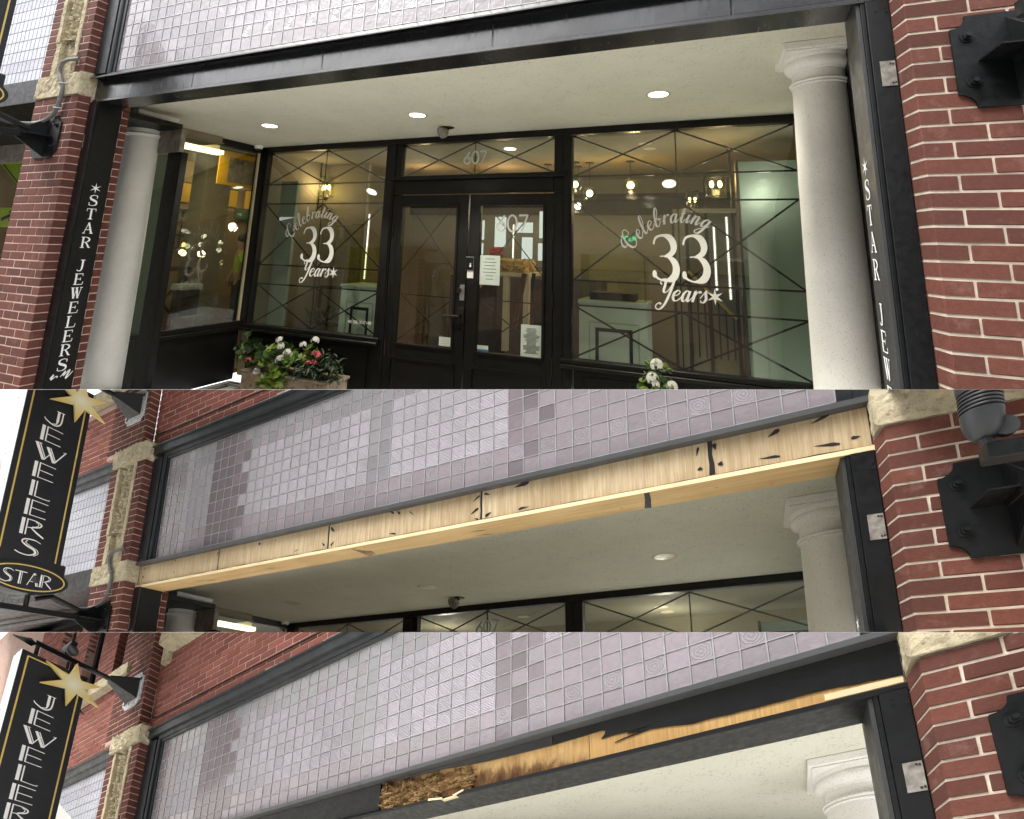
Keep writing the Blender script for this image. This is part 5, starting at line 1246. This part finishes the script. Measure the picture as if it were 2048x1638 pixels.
def bracket(p, right):
    if right:
        cx_ = 6.19; nm = 'right'; z0, z1 = -.562, -.172
        t = thing('iron_bracket', 'black iron sign bracket with bolts on the brick pier, right of the ' + WHICH[p], 'bracket', (cx_, 0, -.37), 'black wall brackets')
    else:
        cx_ = -.335; z0, z1 = -.505, -.135
        t = thing('iron_bracket', 'black iron bracket under the sign, left pier of the ' + WHICH[p], 'bracket', (cx_, 0, -.32), 'black wall brackets')
    zc = (z0 + z1) / 2; m = M['iron']
    add('wall_plate', iron_plate(cx_, z0, z1, .188), m, t)
    for sx in (-1, 1):
        for sz in (.26, -.22):
            add('bolt', join(tube([(cx_ + sx * .135, -.013, zc + sz * .4), (cx_ + sx * .135, -.028, zc + sz * .4)], .017, 6), tube([(cx_ + sx * .135, -.028, zc + sz * .4), (cx_ + sx * .137, -.045, zc + sz * .4 + .001)], .009, 8), disc((cx_ + sx * .135, -.0145, zc + sz * .4), .026, 'Y', 16, .003)), m, t)
    add('gusset', join(prism([(-.015, zc - .003), (-.2, zc - .003), (-.2, zc + .003), (-.015, zc + .003)], 'X', cx_ - .11, cx_ + .11), prism([(-.015, zc - .17), (-.24, zc - .02), (-.24, zc + .02), (-.015, zc + .17)], 'X', cx_ - .0045, cx_ + .0045)), m, t)
    add('arm', cbox(cx_ - .026, cx_ + .026, -.95, -.05, zc - .03, zc + .022, .003), m, t)
    if right:
        add('cross_bar', cbox(5.953, 6.45, -.63, -.57, -.425, -.372, .004), m, t)
        lamp(t, 6.0 - .035, -.6, -.355)
    else:
        add('cross_bar', cbox(-.62, -.262, -.63, -.57, -.20, -.155, .004), m, t)
        add('riser', tube([(cx_, -.6, zc), (cx_, -.6, -.2)], .02, 8), m, t)
        add('brace', tube([(cx_, -.14, zc + .05), (cx_, -.42, zc + .15), (cx_, -.55, zc + .1)], .022, 8), m, t)
        add('lamp_ball', join(ball((-.275, -.6, -.06), .05, 18, 10, 1.15), tube([(-.28, -.6, -.16), (-.276, -.6, -.09)], .02, 10)), M['lamp_body'], t, smooth=True)
        if p < 2:
            add('white_tag', disc((-.45, -.1, -.335), .036, 'Y', 22, .004), M['white'], t); add('tag_mark', disc((-.45, -.1045, -.335), .018, 'Y', 14, .001), M['print'], t)
        cpts = [(-.06, -.02, .375), (-.1, -.03, .37), (-.2, -.035, .372), (-.268, -.035, .345), (-.283, -.035, .27), (-.235, -.035, .19), (-.2, -.03, .12), (-.197, -.03, .05), (-.225, -.03, -.075), (-.29, -.04, -.155), (-.39, -.09, -.21), (-.45, -.24, -.22), (-.42, -.4, -.17), (-.38, -.5, -.08), (-.35, -.55, .0)]
        c_ = thing('flexible_conduit', 'grey flexible cable from carved panel to bracket, left of the ' + WHICH[p], 'cable', (-.2, -.03, -.2), 'grey cables')
        add('cable', tube(catmull(cpts, 8), .0165, 10), M['conduit'], c_, smooth=True)
        for x, z in ((-.215, .155), (-.222, -.07)): add('clip', tube([(x - .02, -.034, z), (x, -.054, z + .004), (x + .02, -.034, z + .004), (x + .045, -.018, z + .002)], .005, 6), M['steel'], c_)

def sign(p):
    t = thing('hanging_sign', 'tall black hanging sign with white vertical letters, left of the ' + WHICH[p], 'sign', (-.35, -.68, 0), 'hanging signs')
    x1, x0, y0, y1 = -.25, -.45, -.93, -.435
    oval = [(-.655 + .3 * math.cos(a_), -.06 + .135 * math.sin(a_)) for a_ in np.linspace(0, 2 * math.pi, 49)[:-1]]
    add('panel', cbox(x0, x1, y0, y1, .06, 1.885, .003), M['sign_black'], t)
    add('foot_block', cbox(x0 + .01, x1 - .001, -.98, -.39, .0, .12, .01), M['sign_black'], t)
    add('oval_panel', prism(oval, 'X', x0 + .01, x1 + .012), M['sign_black'], t)
    add('metal_edge', join(box(x0 + .002, x1 - .002, y0 - .004, y0 - .0005, .13, 1.883)), M['sign_edge'], t)
    add('rivet', join(*[disc((x, y0 - .0042, z), .006, 'Y', 8, .002) for z in np.arange(.2, 1.9, .28) for x in (x0 + .04, x1 - .05)]), M['iron'], t)
    g = []
    for u, v in (((y0 + .045, .16), (y0 + .045, 1.84)), ((y1 - .045, .12), (y1 - .045, 1.84)), ((y0 + .045, 1.84), (y1 - .045, 1.84))): g += stroke([u, v], .006)
    add('gold_border', lay(g, (x1, 0, 0), (0, 1, 0), (0, 0, 1), (1, 0, 0), .001), M['gold_line'], t)
    ov = [(-.655 + .268 * math.cos(a_), -.06 + .108 * math.sin(a_)) for a_ in np.linspace(0, 2 * math.pi, 49)]
    add('gold_border', lay(stroke(ov, .0055), (x1 + .012, 0, 0), (0, 1, 0), (0, 0, 1), (1, 0, 0), .001), M['gold_line'], t)
    sh = []
    for i, ch in enumerate('JEWELERS'):
        wv = .2 if ch == 'W' else .165
        sh += xf(glyph(DECO, ch), wv, .148, -.777 if ch != 'W' else -.79, 1.405 - .181 * i)
    add('lettering', lay(sh, (x1, 0, 0), (0, 1, 0), (0, 0, 1), (1, 0, 0), .0015), M['white'], t)
    sh = []
    for i, ch in enumerate('STAR'): sh += xf(glyph(DECO, ch), .085, .115, -.845 + .092 * i, -.125)
    add('lettering', lay(sh, (x1 + .012, 0, 0), (0, 1, 0), (0, 0, 1), (1, 0, 0), .0015), M['white'], t)
    # the gold star stands off the face
    sy, sz = -.545, 1.735
    tip = [(-.005, .228), (-.225, .115), (-.232, -.115), (-.015, -.235), (.225, -.118), (.218, .1)]
    P = []
    for i, q in enumerate(tip):
        n_ = tip[(i + 1) % 6]; P.append((sy + q[0], sz + q[1])); mx, mz = q[0] + n_[0], q[1] + n_[1]; l = math.hypot(mx, mz); P.append((sy + mx / l * .082, sz + mz / l * .082))
    s = thing('star_ornament', 'six pointed gold star mounted on the hanging sign, left of the ' + WHICH[p], 'star', (-.2, sy, sz), 'gold stars')
    def fan(xa, xb):
        V = [(xa, sy, sz), (xb, sy, sz)]; n = len(P)
        for q in P: V += [(xa, *q), (xb, *q)]
        F = []
        for k in range(n):
            a_, b_ = 2 + 2 * k, 2 + 2 * ((k + 1) % n); F += [(0, a_, b_), (1, b_ + 1, a_ + 1), (a_, a_ + 1, b_ + 1, b_)]
        return fixn(np.array(V), F)
    add('star', fan(-.222, -.195), M['gold'], s)
    add('standoff', join(tube([(x1, sy, sz - .05), (-.214, sy, sz - .05)], .01, 8), tube([(x1, sy, sz + .05), (-.214, sy, sz + .05)], .01, 8)), M['iron'], s)
    add('star', fan(-.5, -.485), M['iron'], s, 'dark star on the back face')
    # upper arm
    b = thing('sign_arm', 'black spear-tipped iron arm with white wall plate, left of the ' + WHICH[p], 'bracket', (-.335, 0, 2.03), 'upper sign arms')
    m = M['iron']; zc = 2.035
    add('wall_plate', iron_plate(-.34, 1.83, 2.215, .18), M['white_plate'], b)
    add('hole', join(*[disc((x, -.0165, z), .02, 'Y', 12, .002) for x, z in ((-.2, 2.13), (-.47, 1.9))]), m, b)
    V = [(-.46, -.016, zc - .13), (-.22, -.016, zc - .13), (-.22, -.016, zc + .11), (-.46, -.016, zc + .11), (-.365, -.24, zc - .03), (-.305, -.24, zc - .03), (-.305, -.24, zc + .03), (-.365, -.24, zc + .03)]
    add('cone', fixn(np.array(V), [(0, 1, 2, 3), (4, 5, 6, 7), (0, 1, 5, 4), (1, 2, 6, 5), (2, 3, 7, 6), (3, 0, 4, 7)]), m, b)
    add('arm', tube([(-.335, -.2, zc), (-.335, -.84, zc + .012)], .026, 10), m, b, smooth=True)
    add('spear_tip', tube([(-.335, -.84, zc), (-.335, -.87, zc - .005), (-.335, -.9, zc - .01), (-.335, -1.0, zc - .02)], [.012, .04, .03, .004], 4), m, b)
    for y in (-.55, -.82): add('hanger', tube([(-.335, y, zc), (-.335, y, 1.88)], .016, 8), m, b)
    add('lamp_bar', cbox(-.42, -.2, -.63, -.58, zc + .1, zc + .135, .003), m, b)
    add('lamp_post', tube([(-.335, -.605, zc), (-.335, -.605, zc + .1)], .018, 8), m, b)
    add('lamp_ball', join(ball((-.235, -.6, zc + .045), .048, 18, 10, 1.1), tube([(-.235, -.6, zc + .08), (-.235, -.6, zc + .105)], .02, 10)), M['lamp_body'], b, smooth=True)

def wall_box(p):
    if p == 0: return
    g = thing('junction_box', 'small pale grey metal box on the stone block, right pier of the ' + WHICH[p], 'junction box', (6.21, -.05, .09), 'grey boxes')
    add('housing', cbox(6.115, 6.19, -.1, -.013, .125, .3, .004), M['steel'], g); add('lid', cbox(6.11, 6.195, -.106, -.1005, .12, .305, .002), M['plate'], g)

def leaf_shape(r=.04):
    P = [(0, 0, .0)]; n = 14
    for k in range(n):
        a_ = .35 + (2 * math.pi - .7) * k / (n - 1); q = r * (1 + .08 * math.cos(k * math.pi))
        P.append((q * math.sin(a_), -q * math.cos(a_), .012 * (q / .04) * (1 + .5 * math.cos(2 * a_))))
    return np.array(P), [(0, k, k + 1) for k in range(1, n)]
def blade(L=.07, w_=.012):
    P = []; 
    for k in range(6):
        q = k / 5; ww = w_ * math.sin(math.pi * min(1, q * .9 + .1)) ; z = .3 * L * q - .5 * L * q * q
        P += [(-ww, L * q, z), (0, L * q, z - ww * .35), (ww, L * q, z)]
    F = []
    for k in range(5): F += [(3 * k, 3 * k + 1, 3 * k + 4, 3 * k + 3), (3 * k + 1, 3 * k + 2, 3 * k + 5, 3 * k + 4)]
    return np.array(P), F
def rotm(yaw, pitch, roll):
    return np.array(Matrix.Rotation(yaw, 3, 'Z') @ Matrix.Rotation(pitch, 3, 'X') @ Matrix.Rotation(roll, 3, 'Y'))
def put_leaf(name, key, g, loc, mat, parent, r, lean):
    v = r.randrange(10); q = random.Random(v * 7 + hash(key[0]) % 5)
    Rm = rotm(2 * math.pi * v / 10 if key[1] != 'f' else 0, lean + q.uniform(-.35, .35), q.uniform(-.4, .4))
    return inst(name, (key, v, round(lean, 1)), (np.asarray(g[0]) @ Rm.T, g[1]), loc, mat, parent)
def flower_head(parent, c_, r_, mat, name='flower_head', n=16, seed=1):
    r = random.Random(seed); gs = []
    for k in range(n):
        a_, e_ = r.uniform(0, 6.28), r.uniform(-.3, 1.4); d = np.array([math.cos(a_) * math.cos(e_), math.sin(a_) * math.cos(e_), math.sin(e_)])
        o_ = np.array(c_) + d * r_ * .8; u = np.cross(d, [.3, .2, 1]); u /= np.linalg.norm(u); v = np.cross(d, u); s = r_ * .45
        P = [o_ + d * .004]; 
        for q in range(10): P.append(o_ + (u * math.cos(q * .628) + v * math.sin(q * .628)) * s * (1 if q % 2 == 0 else .55) - d * .003 * (q % 2))
        gs.append((np.array(P), [(0, 1 + q, 1 + (q + 1) % 10) for q in range(10)]))
    return add(name, join(*gs), mat, parent)

def planting():
    g = thing('stone_planter', 'rectangular weathered concrete planter with flowers left of the doors', 'planter', (.0, 2.8, FL), 'concrete planters')
    x0, x1, y0, y1, zt = -.68, .72, 2.68, 3.04, -2.785
    add('box', join(cbox(x0, x1, y0, y0 + .04, FL, zt - .03, .006), cbox(x0, x1, y1 - .04, y1, FL, zt - .03, .006), cbox(x0, x0 + .04, y0 + .041, y1 - .041, FL, zt - .03, .004), cbox(x1 - .04, x1, y0 + .041, y1 - .041, FL, zt - .03, .004)), M['planter'], g)
    add('rim', join(cbox(x0 - .015, x1 + .02, y0 - .02, y0 + .05, zt - .029, zt, .006), cbox(x0 - .015, x1 + .02, y1 - .05, y1 + .02, zt - .029, zt, .006), cbox(x0 - .015, x0 + .05, y0 + .051, y1 - .051, zt - .029, zt, .005), cbox(x1 - .05, x1 + .02, y0 + .051, y1 - .051, zt - .029, zt, .005)), M['planter'], g)
    add('soil', box(x0 + .041, x1 - .041, y0 + .041, y1 - .041, zt - .1, zt - .04), M['soil'], g)
    r = random.Random(12)
    def geranium(lbl, cx_, cy_, zb, rx, hh, n, mats, lean=.55, cat='plant', fall=0):
        t = thing('geranium', lbl, cat, (cx_, cy_, zb), 'planted flowers')
        stm = []
        for k in range(n):
            a_, q = r.uniform(0, 6.28), math.sqrt(r.random()); x = cx_ + rx * q * math.cos(a_); y = cy_ + rx * .55 * q * math.sin(a_) - .03; z = zb + hh * (1 - .55 * q * q) * r.uniform(.45, 1) - fall * r.random()
            put_leaf('leaf', ('g', 0, round(.043 + .012 * (k % 3), 3)), leaf_shape(.043 + .012 * (k % 3)), (x, y, z), M[r.choice(mats)], t, r, -.3 if k % 2 else .75)
            if k % 3 == 0: stm.append(tube([(cx_ + (x - cx_) * .2, cy_, zb - .03), (x, y, z - .006)], .0035, 5, False))
        add('stem', join(*stm), M['stem'], t)
        return t
    a = geranium('tall dark green geranium at the left end of the planter', -.72, 2.84, zt, .2, .45, 60, ['leaf', 'leaf_dark', 'leaf'])
    b = geranium('bright green geranium with white flowers in the middle of the planter', -.16, 2.78, zt, .34, .36, 120, ['leaf', 'leaf', 'leaf_lime', 'leaf_dark'])
    c_ = geranium('small green geranium with two white flower heads right of the middle', .27, 2.86, zt, .17, .36, 34, ['leaf', 'leaf_lime'])
    d = geranium('trailing lime green foliage over the front edge of the planter', -.06, 2.64, zt - .02, .2, .14, 56, ['leaf_lime', 'leaf', 'leaf_lime'], fall=.2)
    def at(px, y): return px
    for k, (x, y, z, s) in enumerate(((-.093, 2.68, -2.385, .058), (-.074, 2.68, -2.45, .056), (.073, 2.66, -2.52, .066), (-.013, 2.64, -2.6, .07), (-.223, 2.66, -2.575, .046), (-.379, 2.64, -2.775, .054), (.0, 2.62, -2.57, .04))): flower_head(b, (x, y, z), s, M['petal_white'], seed=k)
    for k, (x, y, z, s) in enumerate(((.43, 2.72, -2.345, .058), (.25, 2.72, -2.41, .05))): flower_head(c_, (x, y, z), s, M['petal_white'], seed=20 + k)
    flower_head(a, (-.583, 2.68, -2.67), .042, M['petal_pink'], seed=30)
    t = thing('impatiens', 'dark leaved bushy plant with coral pink flowers at the right end of the planter', 'plant', (.42, 2.84, zt), 'planted flowers')
    for k in range(280):
        a_, q = r.uniform(0, 6.28), math.sqrt(r.random()); x = .52 + .33 * q * math.cos(a_); y = 2.8 + .17 * q * math.sin(a_) - .04; z = zt + .37 * (1 - .6 * q * q) * r.uniform(.25, 1)
        put_leaf('leaf', ('b', 0), blade(.115, .016), (x, y, z), M['leaf_dark'], t, r, .2 if k % 2 else -.5)
    for k, (x, y, z, s) in enumerate(((.556, 2.64, -2.48, .045), (.58, 2.64, -2.5, .04), (.5, 2.64, -2.47, .03), (.45, 2.62, -2.59, .042), (.54, 2.62, -2.57, .036))): flower_head(t, (x, y, z), s, M['petal_pink'], seed=40 + k, n=9)
    # the second planter: only its tallest flowers reach the slice
    r.seed(5)
    t = thing('geranium', 'white geranium rising at the foot of the right window', 'plant', (4.26, 2.9, zt), 'planted flowers')
    for k in range(70):
        a_, q = r.uniform(0, 6.28), math.sqrt(r.random()); x = 4.5 + .16 * q * math.cos(a_); y = 2.85 + .1 * q * math.sin(a_) - .03; z = -2.55 + .4 * (1 - .5 * q * q) * r.uniform(.1, 1)
        put_leaf('leaf', ('g2', 0, round(.032 + .008 * (k % 3), 3)), leaf_shape(.032 + .008 * (k % 3)), (x, y, z), M[r.choice(['leaf', 'leaf_lime', 'leaf'])], t, r, -.2 if k % 2 else .75)
    for k, (x, y, z, s) in enumerate(((4.504, 2.72, -2.2, .068), (4.463, 2.72, -2.32, .066), (4.49, 2.7, -2.37, .045), (4.636, 2.72, -2.375, .06))): flower_head(t, (x, y, z), s, M['petal_white'], seed=60 + k, n=24)
    # entrance floor
    add('entrance_floor', box(-1.5, 6.2, .3, D - .06, FL - .06, FL - .001), M['tile_floor'], None, kind='structure')
    add('floor_border', join(*[box(-1.42 + a_, -.7, 1.4, 3.12 - a_, FL - .0009, FL + .001 + a_ * .01) for a_ in (0.0,)] ), M['tile_floor'], None, kind='structure')
    for k, o_ in enumerate((.04, .11, .15)):
        add('floor_band', join(box(-1.4, .9, 3.17 - o_, 3.19 - o_ + .02 * (k == 0), FL + .0012, FL + .004), box(-1.42 + o_, -1.39 + o_, .8, 3.15 - o_, FL + .0012, FL + .004)), M['tile_black'], None, kind='structure')

def street():
    """what stands behind the photographer: it lights the fronts and shows in their glass"""
    def mk(name, V, F, mat, **k):
        me = bpy.data.meshes.new(name); me.from_pydata([tuple(v) for v in V], [], [list(f) for f in F]); me.materials.append(mat)
        at = me.attributes.new('bco', 'FLOAT_VECTOR', 'POINT'); at.data.foreach_set('vector', np.asarray(V, np.float32).ravel())
        o = bpy.data.objects.new(name, me); COL.objects.link(o); return props(o, **k)
    z = -3.6
    V, F = quad((-250, -250, z), (250, -250, z), (250, 250, z), (-250, 250, z)); mk('ground', V, F, M['street'], kind='structure')
    def tree(x, y, h, rad):
        o = bpy.data.objects.new('street_tree', None); COL.objects.link(o); props(o, 'leafy street tree across the road' + (' nearest the sign' if x > -5 else ' farther left'), 'tree', 'street trees')
        V, F = tube([(x, y, z), (x + .1, y, z + 5), (x, y + .1, h - 2)], [.22, .16, .06], 8); q = mk('trunk', V, F, M['bark']); q.parent = o
        r = random.Random(int(x * 10)); V, F = [], []
        for k in range(1500):
            a_, e_ = r.uniform(0, 6.283), math.asin(r.uniform(-1, 1)); d = rad * r.random() ** .4 * (.75 + .25 * math.sin(5 * a_) * math.cos(4 * e_))
            c_ = np.array([x + d * math.cos(a_) * math.cos(e_), y + d * math.sin(a_) * math.cos(e_), h - rad + 1.3 * d * math.sin(e_)]); u = np.array([r.gauss(0, 1) for _ in range(3)]); u /= np.linalg.norm(u); v = np.cross(u, [.3, .5, .8]); v /= np.linalg.norm(v); s = .11
            n = len(V); V += [c_ - u * s - v * s * .6, c_ + u * s - v * s * .6, c_ + u * s + v * s * .6, c_ - u * s + v * s * .6]; F.append((n, n + 1, n + 2, n + 3))
        q = mk('crown', V, F, M['leaf']); q.parent = o
    def building(lbl, x0, x1, y0, y1, h, nx, nz):
        o = bpy.data.objects.new('opposite_building', None); COL.objects.link(o); props(o, lbl, 'building', 'buildings across the street')
        V, F = box(x0, x1, y0, y1, z, h); w_ = mk('wall', V, F, M['far_wall']); w_.parent = o
        for i in range(nx):
            for j in range(nz):
                a_ = x0 + (x1 - x0) * (i + .25) / nx; b_ = x0 + (x1 - x0) * (i + .75) / nx; c_ = z + 1 + (h - z - 1) * (j + .2) / nz; d_ = z + 1 + (h - z - 1) * (j + .75) / nz
                V, F = box(a_, b_, y1 + .002, y1 + .05, c_, d_); q = mk('window', V, F, M['far_glass']); q.parent = o
        return o
    building('low brown building across the street, facing the shops', -3.6, 2.2, -19, -12, 8.7, 3, 2)
    building('taller brown building across the street, to the right', 2.25, 16, -19, -12.2, 11.5, 6, 4)
    building('long brown building across the street, to the left', -32, -3.65, -19, -12.2, 11.5, 11, 4)
    tree(-1.0, -8.5, 10.0, 1.9); tree(-8.5, -9.0, 9.5, 2.0)
    building('tall dark building far down the street', -44, -37, -21, -14, 24, 2, 5)
    building('slim dark tower far down the street', -40, -38.6, -24.5, -22.5, 20, 1, 5)
    o = bpy.data.objects.new('opposite_sign', None); COL.objects.link(o); o.location = (.75, -11.95, 7.75); props(o, 'white block letter sign on the building across the street', 'sign')
    V, F = lay(block("GOODFELLAS'", .6, .3, .14, .045), (0, 0, 0), (-.55, 0, 0), (0, 0, 1), (0, 1, 0), .03)
    q = mk('lettering', V + np.array([1.3, .06, 0]), F, M['white']); q.parent = o

# ------------------------------------------------------------------ build the three fronts, top to bottom
street()
for T in (0, 1, 2):
    left_pier(T); right_pier(T); walls_above(T); transom(T); beam(T); jambs(T)
    soffit(T)
    column(T, -1.175, 1.30, 'left'); column(T, 5.80, 1.47, 'right')
    if T < 2:
        shopfront(T); interior(T)
    next_shop(T); neighbour_front(T); bracket(T, False); bracket(T, True); sign(T); wall_box(T)
    if T == 0: planting()

# lamps the shop has lit and further lamps placed without a fitting
def lamp_light(name, b, col, en, r=.08, typ='POINT', p=0):
    l = bpy.data.lights.new(name, typ); l.energy = en; l.color = col
    l.shadow_soft_size = r
    o = bpy.data.objects.new(name, l); COL.objects.link(o); o.location = (WM[p][:, :3] @ np.array(b) + WM[p][:, 3]).tolist()
    return o
WARM, COOL = (1, .72, .4), (1, .93, .78)
for b_ in ((3.88, 5.6, -.3), (3.0, 5.5, -.5), (1.6, 5.8, -.1), (.2, 5.4, -.1)): lamp_light('pendant_light', b_, WARM, 5)
for b_ in ((5.12, 4.38, -.25), (-1.2, 4.35, -.2)): lamp_light('sconce_light', b_, WARM, 3.5)
for b_ in ((2.4, 4.3, -.5), (.4, 4.3, -.5), (4.3, 4.4, -.5), (5.6, 3.75, -.4)): lamp_light('downlight', b_, COOL, 2.2)
for b_ in ((1, 4.2, -.3), (4.4, 4.2, -.3), (-3.3, 3.7, .1)): lamp_light('soffit_fill_light', b_, COOL, 6, .1, 'POINT', 1)  # added in the middle shop to brighten the soffit through its glass
for b_ in ((-.115, 2.137, ZC - .03), (2.02, 2.21, ZC - .03), (4.642, 2.19, ZC - .03)):
    q = lamp_light('recessed_spot', b_, COOL, 45, .08, 'SPOT'); q.data.spot_size = math.radians(115); q.data.spot_blend = .6
for b_ in ((-3.3, 3.7, .3), (-5.2, 5.6, .4), (-4.6, 7.2, .4)): lamp_light('tube_light', b_, (1, .85, .5), 8, .2)

for o in [q for q in bpy.data.objects if q.type == 'EMPTY' and not q.children]: bpy.data.objects.remove(o)
for me in [q for q in bpy.data.meshes if q.users == 0]: bpy.data.meshes.remove(me)
